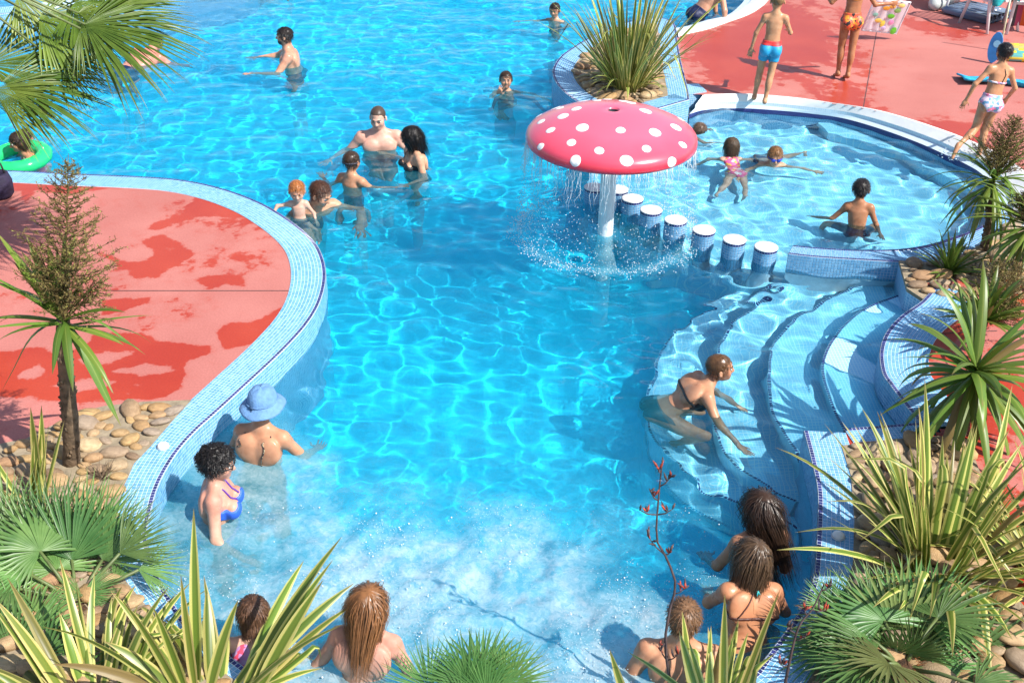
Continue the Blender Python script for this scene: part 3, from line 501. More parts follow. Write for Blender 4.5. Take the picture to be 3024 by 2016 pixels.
# ---------------------------------------------------------------- lamp domes on the coping
def dome(p,label):
    root=empty('deck_light',p); b=MB(); b.lathe([(.040,.0),(.042,.006),(.040,.010)],n=28); b.build('base_ring',M_white2,root,True); b=MB(); b.lathe([(.038,.010),(.034,.021),(.024,.028),(.010,.031),(.001,.0315)],n=28); b.build('dome',simple('opal plastic',(.80,.79,.76),.3,.02),root,True); tag(root,label,'light','white lamp domes on the coping')
dome((-2.296,6.042,0.209),'round white lamp dome on the sunny pale-blue coping near the pebbles'); dome((1.985,5.259,0.209),'round white lamp dome on the shaded coping under the striped flax')
# ---------------------------------------------------------------- swim ring
def ring():
    c=(-5.331,11.391,0.030); m,nt,b=newmat('green translucent vinyl'); b.inputs['Base Color'].default_value=(.03,.72,.22,1); b.inputs['Roughness'].default_value=.18; b.inputs['Transmission Weight'].default_value=.25; b.inputs['Subsurface Weight'].default_value=.0
    mb=MB(); n,k=56,14; v=[];f=[]
    for i in range(n):
        A=2*math.pi*i/n; pu=1+.03*math.sin(A*14)
        for j in range(k):
            B=2*math.pi*j/k; r=.265+.085*pu*math.cos(B); v.append((r*math.cos(A),r*math.sin(A),.075*pu*math.sin(B)+.02))
    for i in range(n):
        for j in range(k): f.append((i*k+j,((i+1)%n)*k+j,((i+1)%n)*k+(j+1)%k,i*k+(j+1)%k))
    root=empty('swim_ring',c); mb.add(v,f); mb.build('tube',m,root,True); s=MB(); s.lathe([(.001,.014),(.008,.014),(.009,.0)],c=(.265,-.05,.092),n=10); s.build('valve',M_white2,root); q=MB(); q.tube([(.268*math.cos(a),.268*math.sin(a),.0955) for a in np.linspace(0,2*np.pi,49)],.0025,5,0,False); q.build('seam',m,root,True)
    root.rotation_euler=(R(3),R(-4),.4); tag(root,'green translucent swim ring floating beside the coping with a girl leaning on it','swim ring')
ring()
# ---------------------------------------------------------------- things on the far deck
M_shade=simple('shade-greyed white plastic',(.66,.66,.67),.4,.04,6); M_toweld=simple('teal towelling',(.01,.33,.36),.9,.15,25,.5,bscale=150); M_towelb=simple('bright blue towelling',(.02,.36,.60),.9,.15,25,.5,bscale=150)  # M_shade: the white plastic again, greyed so its colour carries the shade
def cloth_grid(name,fn,mats,nu=24,nv=18,parent=None,thick=.012,uvmat=None):
    v=[];f=[]
    for i in range(nu+1):
        for j in range(nv+1): v.append(fn(i/nu,j/nv))
    for i in range(nu):
        for j in range(nv): q=i*(nv+1)+j; f.append((q,q+nv+1,q+nv+2,q+1))
    me=mesh(name,[tuple(p) for p in v],f); o=link(name,me,mats,parent,True); md=o.modifiers.new('thickness','SOLIDIFY'); md.thickness=thick; md.offset=-1; return o
def garden_chair(loc,rz,label):     # moulded plastic armchair
    root=empty('plastic_chair',loc,rz); tag(root,label,'chair','white plastic garden chairs on the far deck')
    b=MB(); b.box((0,0,.42),(.23,.22,.014)); b.build('seat',M_shade,root)
    for sx in(-1,1):
        for sy,tilt in((-1,-.06),(1,.08)):
            t=MB(); t.tube([(sx*.27,sy*.24+tilt,0),(sx*.24,sy*.20,.42),(sx*.245,sy*.20,.64)],[.020,.026,.022],8); t.build('leg',M_shade,root,True)
        t=MB(); t.tube([(sx*.245,.20,.64),(sx*.255,0,.66),(sx*.245,-.22,.645)],[.024,.03,.024],8); t.build('armrest',M_shade,root,True)
    for k in range(5): t=MB(); x=-.17+k*.085; t.tube([(x,-.21,.43),(x*1.05,-.27,.66),(x*1.1,-.33,.86)],.017,6); t.build('slat',M_shade,root,True)
    t=MB(); t.tube([(-.24,-.21,.64),(-.23,-.31,.82),(0,-.35,.89),(.23,-.31,.82),(.24,-.21,.64)],.022,8); t.build('back_frame',M_shade,root,True); return root
garden_chair((6.899,16.685,0.200),R(200),'white plastic garden chair with a teal towel hanging from it'); garden_chair((7.378,16.532,0.200),R(165),'white plastic garden chair at the right edge with a dark towel')
ch=(6.899,16.685,0.200)
o=cloth_grid('teal_towel',lambda u,v:Vector((ch[0]-.14+.36*u,ch[1]-.30-.05*math.sin(u*9)*v-.03*v,.2+.74-.30*v-.05*math.sin(u*5+1)*v)),M_toweld); tag(o,'teal towel hanging over the white plastic chair','towel')
ch2=(7.378,16.532,0.200); o=cloth_grid('dark_towel',lambda u,v:Vector((ch2[0]-.20+.36*u,ch2[1]-.26-.04*math.sin(u*8)*v,.2+.70-.26*v)),simple('navy towelling',(.008,.01,.05),.9,.1,30)); tag(o,'dark navy towel hanging over the chair at the right edge','towel')
def parasol_pole():
    p=(6.635,15.458,0.200); b=MB(); b.tube([(p[0],p[1],.2),(p[0]-.03,p[1]-.01,1.0)],.012,10); root=b.build('crutch',simple('cream enamelled tube',(.62,.60,.42),.35),None,True); c=MB(); c.lathe([(.001,.0),(.019,.0),(.017,.03),(.012,.035)],c=(p[0],p[1],.2),n=12); c.build('rubber_tip',simple('dark rubber',(.03,.03,.03),.8),root,True)
    tag(root,'slim cream-coloured pole leaning by the white plastic chair','pole')
parasol_pole()
def side_table(p,label):
    root=empty('plastic_table',p); tag(root,label,'table'); b=MB(); b.box((0,0,.45),(.42,.28,.016)); b.build('table_top',M_shade,root)
    for sx in(-1,1):
        for sy in(-1,1): t=MB(); t.tube([(sx*.40,sy*.27,0),(sx*.33,sy*.22,.44)],[.02,.028],8); t.build('leg',M_white2,root,True)
    for k in range(7): t=MB(); t.box((-.36+k*.12,0,.469),(.045,.26,.003)); t.build('slat',M_shade,root)
side_table((6.907,17.706,0.200),'white plastic side table with slatted top behind the lilo')
# grey inflatable air bed with tubes
def air_bed():
    m,nt,b=newmat('smoky clear vinyl'); b.inputs['Base Color'].default_value=(.16,.22,.33,1); b.inputs['Roughness'].default_value=.12; b.inputs['Transmission Weight'].default_value=.2
    A=np.array((6.219,17.610,0.200)); B=np.array((6.893,16.778,0.200)); u=(B-A); L=np.linalg.norm(u); u/=L; w=np.array([-u[1],u[0],0])
    root=empty('air_bed',tuple(A)); tag(root,'smoky grey inflatable air bed with a pale pillow lying on the far deck','air bed')
    for k in range(6): t=MB(); c=.06+.115*k; t.tube([Vector(u*s+w*c+np.array([0,0,.065])) for s in(.30,.36,.6,1.1,L-.1,L)],[.03,.058,.062,.062,.058,.03],10); t.build('air_tube',m,root,True)
    pl=MB(); pl.tube([Vector(u*.14+w*s+np.array([0,0,.10])) for s in(.0,.06,.3,.62,.70)],[.03,.10,.11,.10,.03],12); pl.build('pillow',simple('pale grey vinyl',(.52,.56,.54),.15,.05),root,True)
air_bed()
def lounger():
    A=np.array((6.221,18.024,0.200)); root=empty('sun_lounger',tuple(A),R(-12)); tag(root,'end of a white sun lounger at the top edge beyond the air bed','sun lounger')
    b=MB(); b.tube([(-.32,0,.26),(-.28,-.05,.25),(0,-.07,.25),(.28,-.05,.25),(.32,0,.26),(.32,.9,.28)],.03,8); b.tube([(-.32,0,.26),(-.32,.9,.28)],.03,8); b.build('frame',M_white2,root,True)
    for k in range(8): c=MB(); c.box((0,.06+k*.11,.27),(.30,.04,.01)); c.build('slat',M_white2,root)
    for sx in(-1,1): c=MB(); c.tube([(sx*.27,.12,.25),(sx*.30,.06,0)],[.028,.02],8); c.build('leg',M_white2,root,True)
lounger()
def sling():
    p=np.array((7.183,16.520,0.200)); m,nt,b=newmat('orange and red striped canvas'); tc=N(nt,'ShaderNodeTexCoord'); sp=N(nt,'ShaderNodeSeparateXYZ'); nt.links.new(tc.outputs['Object'],sp.inputs[0]); mu=N(nt,'ShaderNodeMath',operation='FRACT'); m2=N(nt,'ShaderNodeMath',operation='MULTIPLY'); m2.inputs[1].default_value=3.2; nt.links.new(sp.outputs[0],m2.inputs[0]); nt.links.new(m2.outputs[0],mu.inputs[0])
    r=ramp(nt,[(0,(.30,.02,.08)),(.3,(.62,.10,.01)),(.62,(.72,.26,.02)),(.8,(.02,.02,.03))]); r.color_ramp.interpolation='CONSTANT'; nt.links.new(mu.outputs[0],r.inputs[0]); nt.links.new(r.outputs[0],b.inputs['Base Color'])
    o=cloth_grid('striped_towel',lambda u,v:Vector((-.08+.24*u,-.02*math.sin(7*u)-.04*v,.70-.62*v)),m); o.location=p; tag(o,'orange, red and black striped towel hanging between the plastic chairs','towel')
sling()
def mat_yellow():
    p=np.array((6.816,15.268,0.200)); m,nt,b=newmat('yellow chequered vinyl'); tc=N(nt,'ShaderNodeTexCoord'); ck=N(nt,'ShaderNodeTexBrick',offset=.5,i_Scale=1.); ck.inputs['Color1'].default_value=(.75,.42,.02,1); ck.inputs['Color2'].default_value=(.04,.40,.42,1); ck.inputs['Mortar'].default_value=(.78,.62,.05,1); ck.inputs['Mortar Size'].default_value=.03; ck.inputs['Brick Width'].default_value=.22; ck.inputs['Row Height'].default_value=.12
    nt.links.new(tc.outputs['Object'],ck.inputs['Vector']); nt.links.new(ck.outputs['Color'],b.inputs['Base Color']); b.inputs['Roughness'].default_value=.3
    root=empty('beach_mat',tuple(p),R(-8)); tag(root,'yellow and green chequered inflatable mat lying at the right edge','air mat')
    for k in range(5): t=MB(); t.tube([(-.28,.12*k-.28,.05),(-.24,.12*k-.28,.055),(.9,.12*k-.28,.055)],[.03,.056,.056],10); t.build('air_tube',m,root,True)
mat_yellow()
tw=(5.742,13.955,0.200)
o=cloth_grid('blue_towel',lambda u,v:Vector((tw[0]-.10+1.35*u,tw[1]+.34*(v-.1)-.10*u+.05*math.sin(6*u),.213+.05*abs(math.sin(5*u+3*v))*(1-v)+.04*max(0,1-8*v)+.05*max(0,.12-u)*8)),M_towelb,40,16,thick=.02); tag(o,'bright turquoise towel lying crumpled on the red deck behind the running girl','towel')
def dolphin():
    p=np.array((6.320,14.889,0.200)); b=MB(); root=empty('kickboard',tuple(p),R(20)); tag(root,'blue oval swim board standing upright by the plastic chair','swim board'); v=[]; n=28
    for yy in(-.022,.022):
        for k in range(n): a=2*math.pi*k/n; v.append((.085*math.cos(a),yy,.21+.20*math.sin(a)))
    f=[tuple(range(n-1,-1,-1)),tuple(range(n,2*n))]+[(k,(k+1)%n,n+(k+1)%n,n+k) for k in range(n)]; b.add(v,f); b.build('board',simple('blue foam board',(.03,.22,.55),.35,.2,5),root); c=MB(); c.lathe([(.001,.0),(.045,.0),(.047,-.004)],c=(0,0,0),n=24,M=Matrix.Translation((.012,-.0235,.26))@Matrix.Rotation(R(90),4,'X')); c.build('emblem',simple('pale blue print',(.25,.55,.72),.4),root)
    root.rotation_euler=(R(-6),0,R(-30))
dolphin()
# transparent air bed with fruit prints, carried by the girl in orange
def fruit_bed():
    C=np.array((5.110,15.832,0.550)); root=empty('printed_air_bed',tuple(C)); tag(root,'transparent air bed printed with fruit hanging from the hand of the girl in orange','air bed')
    m,nt,b=newmat('clear vinyl'); b.inputs['Base Color'].default_value=(.72,.70,.76,1); b.inputs['Roughness'].default_value=.15; b.inputs['Alpha'].default_value=.55; b.inputs['Specular IOR Level'].default_value=.8
    ux=np.array([.92,.18,-.12]); ux/=np.linalg.norm(ux); uz=np.array([-.10,-.25,.95]); uz-=ux*(uz@ux); uz/=np.linalg.norm(uz); nn=np.cross(ux,uz)
    W,H=.27,.24
    def fn(u,v): x=(u-.5)*2*W; z=(v-.5)*2*H; pf=.022*abs(math.sin(u*math.pi*4))*min(1,6*min(u,1-u)); return Vector(ux*x+uz*z+nn*pf)
    o=cloth_grid('panel',fn,m,32,12,root,.03)
    e=MB(); e.tube([Vector(ux*a+uz*c) for a,c in((-W,-H),(W,-H),(W,H),(-W,H),(-W,-H))],.012,8); e.build('edge_seam',simple('white vinyl edge',(.75,.75,.8),.3),root,True)
    fr=[((.12,.45,.03),(.06,.02),(.055,.034)),((.20,.38,.10),(.12,.11),(.05,.035)),((.70,.30,.03),(-.06,.13),(.055,.03)),((.75,.50,.10),(-.10,-.06),(.055,.032)),((.70,.25,.45),(.10,-.07),(.04,.04)),((.12,.50,.04),(.19,-.19),(.045,.055)),((.70,.35,.05),(.02,.16),(.05,.03)),((.80,.62,.20),(.15,.19),(.05,.03)),((.72,.55,.08),(-.02,-.10),(.035,.05)),((.55,.45,.70),(.02,-.16),(.04,.03)),((.20,.42,.35),(-.18,.02),(.04,.03))]
    for c,(x,z),(rx,rz) in fr:
        for sg in(1,-1):
            t=MB(); t.lathe([(.001,.004),(.7,.003),(1.,.0)],n=16,M=Matrix(np.column_stack([ux*rx,uz*rz,-nn*sg]).tolist()).to_4x4()); 
            for i in range(len(t.v)): t.v[i]=tuple(Vector(t.v[i])+Vector(ux*x+uz*z+nn*(.026 if sg<0 else -.034)))
            t.build('fruit_print',simple('printed fruit',c,.3,.1,40),root,True)
fruit_bed()
def bag():
    p=(-4.951,10.027,0.200); b=MB(); root=empty('beach_bag',p); tag(root,'dark beach bag standing on the red deck at the left edge','bag'); b.lathe([(.001,0),(.10,.0),(.13,.04),(.135,.16),(.11,.24),(.09,.25),(.085,.22),(.001,.12)],n=24); b.build('body',simple('dark purple canvas',(.02,.012,.04),.8,.2,20,.4),root,True); t=MB(); t.tube([(-.09,0,.24),(-.07,0,.34),(0,0,.38),(.07,0,.34),(.09,0,.24)],.009,6); t.build('handle',simple('dark strap',(.02,.015,.02),.8),root,True)
bag()

# ---------------------------------------------------------------- bathers: every body is one surface grown from a smooth distance field
def nrmz(v): v=np.asarray(v,float); return v/(np.linalg.norm(v)+1e-12)
def rc(a,b,ra,rb):
    a=np.asarray(a,float); b=np.asarray(b,float); ba=b-a; L=ba@ba+1e-12
    def f(P):
        q=P-a; t=np.clip(q@ba/L,0,1); return np.sqrt(((q-t[...,None]*ba)**2).sum(-1))-(ra+(rb-ra)*t)
    r=max(ra,rb); return f,np.minimum(a,b)-r,np.maximum(a,b)+r
def ell(c,A,r):                 # A rows: axes
    c=np.asarray(c,float); A=np.asarray(A,float); r=np.asarray(r,float)
    def f(P):
        q=(P-c)@A.T; k0=np.sqrt(((q/r)**2).sum(-1)); k1=np.sqrt(((q/r**2)**2).sum(-1))+1e-9; return k0*(k0-1)/k1
    e=np.sqrt(((A*r[:,None])**2).sum(0)); return f,c-e,c+e
def loft(p0,u,s,f,L,ts,ws,ds,s1=None):
    ts=np.array(ts);ws=np.array(ws);ds=np.array(ds); s1=s if s1 is None else s1
    def fn(P):
        q=P-p0; t=q@u/L; tc=np.clip(t,ts[0],ts[-1]); w=np.interp(tc,ts,ws); d=np.interp(tc,ts,ds); m=np.clip(tc,0,1)[...,None]
        sv=s*(1-m)+s1*m; sv=sv/np.linalg.norm(sv,axis=-1,keepdims=True); fv=np.cross(u,sv)
        x=np.abs((q*sv).sum(-1)); y=np.abs((q*fv).sum(-1)); e=((x/w)**2.3+(y/d)**2.3)**(1/2.3); di=(e-1)*np.minimum(w,d)*.92; dz=np.abs(t-tc)*L
        return np.where(dz>0,np.sqrt(np.maximum(di,0)**2+dz**2),di)
    r=max(ws.max(),ds.max())+.02; a=p0+u*L*ts[0]; b=p0+u*L*ts[-1]; return fn,np.minimum(a,b)-r,np.maximum(a,b)+r
class Field:
    def __init__(s): s.p=[]
    def add(s,prim,k=.02,op='u'): s.p.append((*prim,k,op)); return s
    @staticmethod
    def _c(a,b,k,op):
        if op=='u': h=np.maximum(k-np.abs(a-b),0)/k; return np.minimum(a,b)-h*h*k*.25
        h=np.maximum(k-np.abs(a+b),0)/k; return np.maximum(a,-b)+h*h*k*.25
    def __call__(s,P):
        d=None
        for f,lo,hi,k,op in s.p:
            e=f(P); d=(e if d is None else s._c(d,e,k,op))
        return d
    def bounds(s,pad=.03): return np.min([p[1] for p in s.p if p[4]=='u'],0)-pad,np.max([p[2] for p in s.p if p[4]=='u'],0)+pad
    def grid(s,lo,hi,vx):
        n=np.maximum(np.ceil((hi-lo)/vx).astype(int),2)+1; ax=[lo[i]+np.arange(n[i])*vx for i in range(3)]; F=np.full(n,.25,np.float32)
        for f,a,b,k,op in s.p:
            m=k+.035; i0=np.maximum(((a-m-lo)/vx).astype(int),0); i1=np.minimum(((b+m-lo)/vx).astype(int)+2,n)
            if (i1<=i0).any(): continue
            sl=tuple(slice(i0[i],i1[i]) for i in range(3)); G=np.stack(np.meshgrid(*[ax[i][sl[i]] for i in range(3)],indexing='ij'),-1)
            F[sl]=s._c(F[sl],f(G),k,op)
        return F,ax
def snet(F,lo,vx):              # surface nets
    S_=F<0; c=np.zeros(tuple(x-1 for x in F.shape),np.int8)
    offs=[(i,j,k) for i in(0,1) for j in(0,1) for k in(0,1)]
    sl=lambda o:tuple(slice(o[i],F.shape[i]-1+o[i]) for i in range(3))
    for o in offs: c+=S_[sl(o)]
    I=np.argwhere((c>0)&(c<8))
    if not len(I): return np.zeros((0,3)),np.zeros((0,4),int)
    fc={o:F[I[:,0]+o[0],I[:,1]+o[1],I[:,2]+o[2]] for o in offs}; acc=np.zeros((len(I),3)); cnt=np.zeros(len(I))
    for o in offs:
        for a in range(3):
            if o[a]: continue
            q=list(o); q[a]=1; q=tuple(q); m=(fc[o]<0)!=(fc[q]<0); t=np.where(m,fc[o]/(fc[o]-fc[q]+1e-12),0)
            p=np.array(o,float)[None].repeat(len(I),0); p[:,a]=t; acc[m]+=p[m]; cnt[m]+=1
    V=lo+(I+acc/cnt[:,None])*vx; mp=-np.ones(c.shape,int); mp[tuple(I.T)]=np.arange(len(I)); fs=[]
    for a in range(3):
        b,d=(a+1)%3,(a+2)%3; n=list(F.shape); s0=[slice(None)]*3; s1=[slice(None)]*3; s0[a]=slice(0,-1); s1[a]=slice(1,None)
        for s_ in(s0,s1): s_[b]=slice(1,-1); s_[d]=slice(1,-1)
        A=S_[tuple(s0)]; B=S_[tuple(s1)]; e=np.argwhere(A!=B); ins=A[tuple(e.T)]; e=e.copy(); e[:,b]+=1; e[:,d]+=1
        def cell(db,dd): q=e.copy(); q[:,b]+=db; q[:,d]+=dd; return mp[tuple(q.T)]
        f=np.stack([cell(-1,-1),cell(0,-1),cell(0,0),cell(-1,0)],1); f[~ins]=f[~ins][:,::-1]; fs.append(f[(f>=0).all(1)])
    return V,np.concatenate(fs)
SKINS={}
def skin_mat(c):
    if c in SKINS: return SKINS[c]
    m,nt,b=newmat('skin'); tc=N(nt,'ShaderNodeTexCoord'); n1=N(nt,'ShaderNodeTexNoise',i_Scale=14.,i_Detail=4.); nt.links.new(tc.outputs['Object'],n1.inputs['Vector'])
    r=ramp(nt,[(.3,(c[0]*.84,c[1]*.74,c[2]*.70)),(.7,tuple(min(1,x*1.1) for x in c))]); nt.links.new(n1.outputs['Fac'],r.inputs[0])
    at=N(nt,'ShaderNodeAttribute',attribute_name='tint'); mx=N(nt,'ShaderNodeMix',data_type='RGBA',blend_type='MULTIPLY'); mx.inputs[0].default_value=1
    nt.links.new(r.outputs[0],mx.inputs[6]); nt.links.new(at.outputs['Color'],mx.inputs[7]); nt.links.new(mx.outputs[2],b.inputs['Base Color'])
    rr_=N(nt,'ShaderNodeMapRange',i_From_Min=.35,i_From_Max=.65,i_To_Min=.24,i_To_Max=.62); n3=N(nt,'ShaderNodeTexNoise',i_Scale=22.,i_Detail=5.); nt.links.new(tc.outputs['Object'],n3.inputs['Vector']); nt.links.new(n3.outputs['Fac'],rr_.inputs['Value']); nt.links.new(rr_.outputs[0],b.inputs['Roughness']); b.inputs['Subsurface Weight'].default_value=.0; b.inputs['Specular IOR Level'].default_value=.32
    n2=N(nt,'ShaderNodeTexNoise',i_Scale=120.,i_Detail=3.); nt.links.new(tc.outputs['Object'],n2.inputs['Vector']); bp=N(nt,'ShaderNodeBump',i_Strength=.15,i_Distance=.004); nt.links.new(n2.outputs['Fac'],bp.inputs['Height']); nt.links.new(bp.outputs[0],b.inputs['Normal'])
    SKINS[c]=m; return m
HAIRS={}
def hair_mat(c,rough=.34):
    if (c,rough) in HAIRS: return HAIRS[(c,rough)]
    m,nt,b=newmat('hair'); g=N(nt,'ShaderNodeNewGeometry'); tc=N(nt,'ShaderNodeTexCoord'); n1=N(nt,'ShaderNodeTexNoise',i_Scale=45.,i_Detail=4.); nt.links.new(tc.outputs['Object'],n1.inputs['Vector'])
    a=N(nt,'ShaderNodeMath',operation='MULTIPLY_ADD'); a.inputs[1].default_value=.6; nt.links.new(n1.outputs['Fac'],a.inputs[0]); h=N(nt,'ShaderNodeMath',operation='MULTIPLY'); h.inputs[1].default_value=.55; nt.links.new(g.outputs['Random Per Island'],h.inputs[0]); nt.links.new(h.outputs[0],a.inputs[2])
    r=ramp(nt,[(.2,tuple(x*.45 for x in c)),(.8,tuple(min(1,x*1.5) for x in c))]); nt.links.new(a.outputs[0],r.inputs[0]); nt.links.new(r.outputs[0],b.inputs['Base Color'])
    b.inputs['Roughness'].default_value=rough; b.inputs['Specular IOR Level'].default_value=.3; HAIRS[(c,rough)]=m; return m
CLOTH={}
def cloth_mat(c,pat=None):
    key=(c,str(pat))
    if key in CLOTH: return CLOTH[key]
    if pat:
        m,nt,b=newmat('printed swim fabric'); tc=N(nt,'ShaderNodeTexCoord'); vo=N(nt,'ShaderNodeTexVoronoi',i_Scale=pat[0]); nt.links.new(tc.outputs['Object'],vo.inputs['Vector'])
        se=N(nt,'ShaderNodeSeparateColor'); nt.links.new(vo.outputs['Color'],se.inputs[0]); k=len(pat)-1; r=ramp(nt,[(i/k,pat[1+i]) for i in range(k)]); r.color_ramp.interpolation='CONSTANT'
        nt.links.new(se.outputs[0],r.inputs[0]); nt.links.new(r.outputs[0],b.inputs['Base Color']); b.inputs['Roughness'].default_value=.5
    else: m=simple('swim fabric',c,.5,.08,60,.2)
    CLOTH[key]=m; return m
M_eye=simple('dark iris',(.03,.02,.015),.12,.05); M_sclera=simple('eye white',(.75,.72,.68),.2,.03); 
WID={'m':([.055,.096,.093,.088,.099,.106,.086,.036],[.045,.068,.063,.060,.068,.066,.050,.034]),
     'f':([.055,.098,.088,.072,.080,.086,.072,.030],[.045,.070,.058,.050,.056,.055,.044,.029]),
     'c':([.050,.074,.072,.067,.073,.078,.066,.030],[.040,.058,.056,.051,.055,.053,.042,.028])}
LIM={'m':(.109,.036,.030,.0255,.0265,.0175,.054,.036,.034,.021),'f':(.092,.030,.026,.022,.0215,.0145,.054,.034,.032,.019),'c':(.090,.029,.0245,.0205,.0205,.0145,.047,.032,.029,.019)}
WZ=np.array([0,0,1.])
def person(label,head,h,hd,kind,yaw,skin,hair=None,lean=(0,0),hyaw=0,hpitch=0,hroll=0,armR=None,armL=None,legR=None,legL=None,twist=0,fat=1.,clothes=(),vx=.010,bust=0.,
           face=True,lips=True,fing=True,extra=None,burn=0.,no_head=False,neckdir=None,group=None,goggles=None,handdirR=None,handdirL=None,beard=None,earring=False):
    y=R(yaw); s=np.array([math.cos(y),math.sin(y),0]); f=np.array([-math.sin(y),math.cos(y),0])
    u=nrmz(WZ+math.tan(R(lean[0]))*s+math.tan(R(lean[1]))*f) if abs(lean[1])<89 else nrmz(f*math.sin(R(lean[1]))+WZ*math.cos(R(lean[1]))+math.tan(R(lean[0]))*s)
    s=nrmz(s-u*(s@u)); f=np.cross(u,s)
    tw=R(twist); s1=s*math.cos(tw)+f*math.sin(tw); f1=np.cross(u,s1)
    ya=R(yaw+twist+hyaw); hs=np.array([math.cos(ya),math.sin(ya),0]); hf=np.array([-math.sin(ya),math.cos(ya),0]); pz=R(hpitch)
    hu=WZ*math.cos(pz)-hf*math.sin(pz); hf=hf*math.cos(pz)+WZ*math.sin(pz); rr=R(hroll); hs,hu=hs*math.cos(rr)-hu*math.sin(rr)*1.,hu*math.cos(rr)+hs*math.sin(rr)
    hs=nrmz(np.cross(hf,hu)); HA=np.array([hs,hf,hu]); Hc=np.array(head,float)
    nd=nrmz(neckdir) if neckdir is not None else nrmz(u*.7+hu*.5+f*.12)
    Nb=Hc-nd*(.048*h+.40*hd); Lt=.285*h; Pp=Nb-u*Lt
    ws,ds=[np.array(q)*h for q in WID[kind]]; ws[1:6]*=fat**.7; ds[1:6]*=fat
    shw,rd,ru0,ru1,rf0,rf1,rt0,rt1,rs0,rs1=[q*h for q in LIM[kind]]; g=fat**.5
    B=Field(); B.add(loft(Pp,u,s,f,Lt,[-.14,0,.2,.38,.6,.8,.93,1.03],ws,ds,s1),.02)
    if kind!='c': 
        for q in(-1,1): B.add(ell(Nb-u*.075*h+s1*q*.052*h-f1*.045*h,[s1,f1,u],[.05*h,.022*h,.06*h]),.03)      # shoulder blades
    if bust:
        for q in(-1,1): B.add(ell(Pp+u*Lt*.66+s1*q*.047*h+f1*(ds[4]+.006*h),[s1,f1,u],[.036*h*bust,.028*h*bust,.036*h*bust]),.02)
    elif kind=='m':
        for q in(-1,1): B.add(ell(Pp+u*Lt*.74+s1*q*.05*h+f1*ds[4]*.72,[s1,f1,u],[.055*h,.028*h,.045*h]),.03)
    for q in(-1,1): B.add(ell(Pp+s*q*.045*h-f*.042*h-u*.035*h,[s,f,u],[.050*h,.045*h,.055*h]),.03)
    legs=[]
    for q,lg in((1,legR),(-1,legL)):
        lg=lg or ((q*.06,.04,-1),(q*.02,-.03,-1)); hp=Pp+s*q*.050*h-u*.025*h; d1=nrmz(lg[0]) ; kn=hp+d1*.245*h; d2=nrmz(lg[1]); an=kn+d2*.235*h
        B.add(rc(hp,kn,rt0*g,rt1),.03); B.add(rc(kn,an,rs0,rs1),.02); cb=kn+d2*.075*h-nrmz(np.cross(np.cross(d2,f),d2)+1e-6)*.012*h; B.add(ell(cb,[nrmz(np.cross(d2,f)),nrmz(f-d2*(d2@f)),d2],[.03*h,.030*h,.07*h]),.025)
        fd=nrmz(lg[2]) if len(lg)>2 else nrmz(f*.95-WZ*.25); B.add(rc(an,an+d2*.015*h-fd*.02*h,.022*h,.020*h),.015); B.add(rc(an+d2*.018*h,an+fd*.095*h+d2*.026*h,.022*h,.013*h),.015)
        legs.append((hp,kn,d1,an))
    nb_arm=len(B.p); arms=[]
    for q,am,hdv in((1,armR,handdirR),(-1,armL,handdirL)):
        sh=Nb+s1*q*shw-u*.028*h
        B.add(rc(Nb+u*.01*h,sh+u*.005*h,.028*h,.024*h),.03)
        am=am or (tuple(s1*q*.25-u*.97),tuple(s1*q*.05-u+f*.15)); d1=nrmz(am[0]); d2=nrmz(am[1]); el=sh+d1*.165*h; wr_=el+d2*.145*h
        B.add(rc(sh,sh+d1*.02*h,rd,rd*.95),.03); B.add(rc(sh,el,ru0*g,ru1*g),.022); B.add(rc(el,wr_,rf0*g,rf1),.015)
        hv=nrmz(hdv) if hdv is not None else d2; pn=np.cross(hv,s1*q); pn=nrmz(pn) if np.linalg.norm(pn)>.2 else nrmz(np.cross(hv,u)); sd=np.cross(pn,hv)
        pc=wr_+hv*.032*h; B.add(ell(pc,[hv,sd,pn],[.034*h,.026*h,.011*h]),.012); rf=max(.0052*h,vx*.62)
        if fing:
            for k,(o,ln) in enumerate(((-.020,.040),(-.0065,.046),(.0065,.043),(.019,.034))):
                b0=pc+sd*o*h+hv*.024*h; dd=nrmz(hv+sd*o*5+pn*.05*(k-1)); b1=b0+dd*ln*h*.6; dd2=nrmz(dd-pn*.35); B.add(rc(b0,b1,rf,rf*.92),.005); B.add(rc(b1,b1+dd2*ln*h*.5,rf*.92,rf*.75),.005)
            tq=-1; b0=pc+sd*tq*.018*h-hv*.012*h; b1=b0+nrmz(hv*.6+sd*tq*.9)*.026*h; B.add(rc(b0,b1,rf*1.15,rf),.008); B.add(rc(b1,b1+nrmz(hv*.95+sd*tq*.35)*.022*h,rf,rf*.8),.005)
        arms.append((sh,el,wr_,pc))
    HB=Field(); X=lambda a,b,c:Hc+(hs*a+hf*b+hu*c)*hd
    wide=.335 if kind!='c' else .35
    HB.add(ell(X(0,-.05,.13),HA,[wide*hd,.42*hd,.375*hd]),.02); HB.add(ell(X(0,.10,-.18),HA,[.27*hd,.29*hd,.30*hd]),.09*hd); HB.add(ell(X(0,.26,-.36),HA,[.12*hd,.10*hd,.10*hd]),.10*hd)
    for q in(-1,1):
        HB.add(ell(X(q*.17,.24,-.10),HA,[.12*hd,.12*hd,.13*hd]),.10*hd); HB.add(ell(X(q*.145,.43,.03),HA,[.075*hd,.075*hd,.045*hd]),.05*hd,'s')
        HB.add(ell(X(q*(wide+.035),-.03,-.03),HA,[.045*hd,.085*hd,.13*hd]),.02*hd); HB.add(ell(X(q*(wide+.075),.0,-.02),HA,[.03*hd,.045*hd,.08*hd]),.02*hd,'s')
    HB.add(rc(X(0,.37,.07),X(0,.45,-.11),.035*hd,.060*hd),.05*hd); HB.add(rc(X(-.055,.40,-.13),X(.055,.40,-.13),.035*hd,.035*hd),.03*hd)
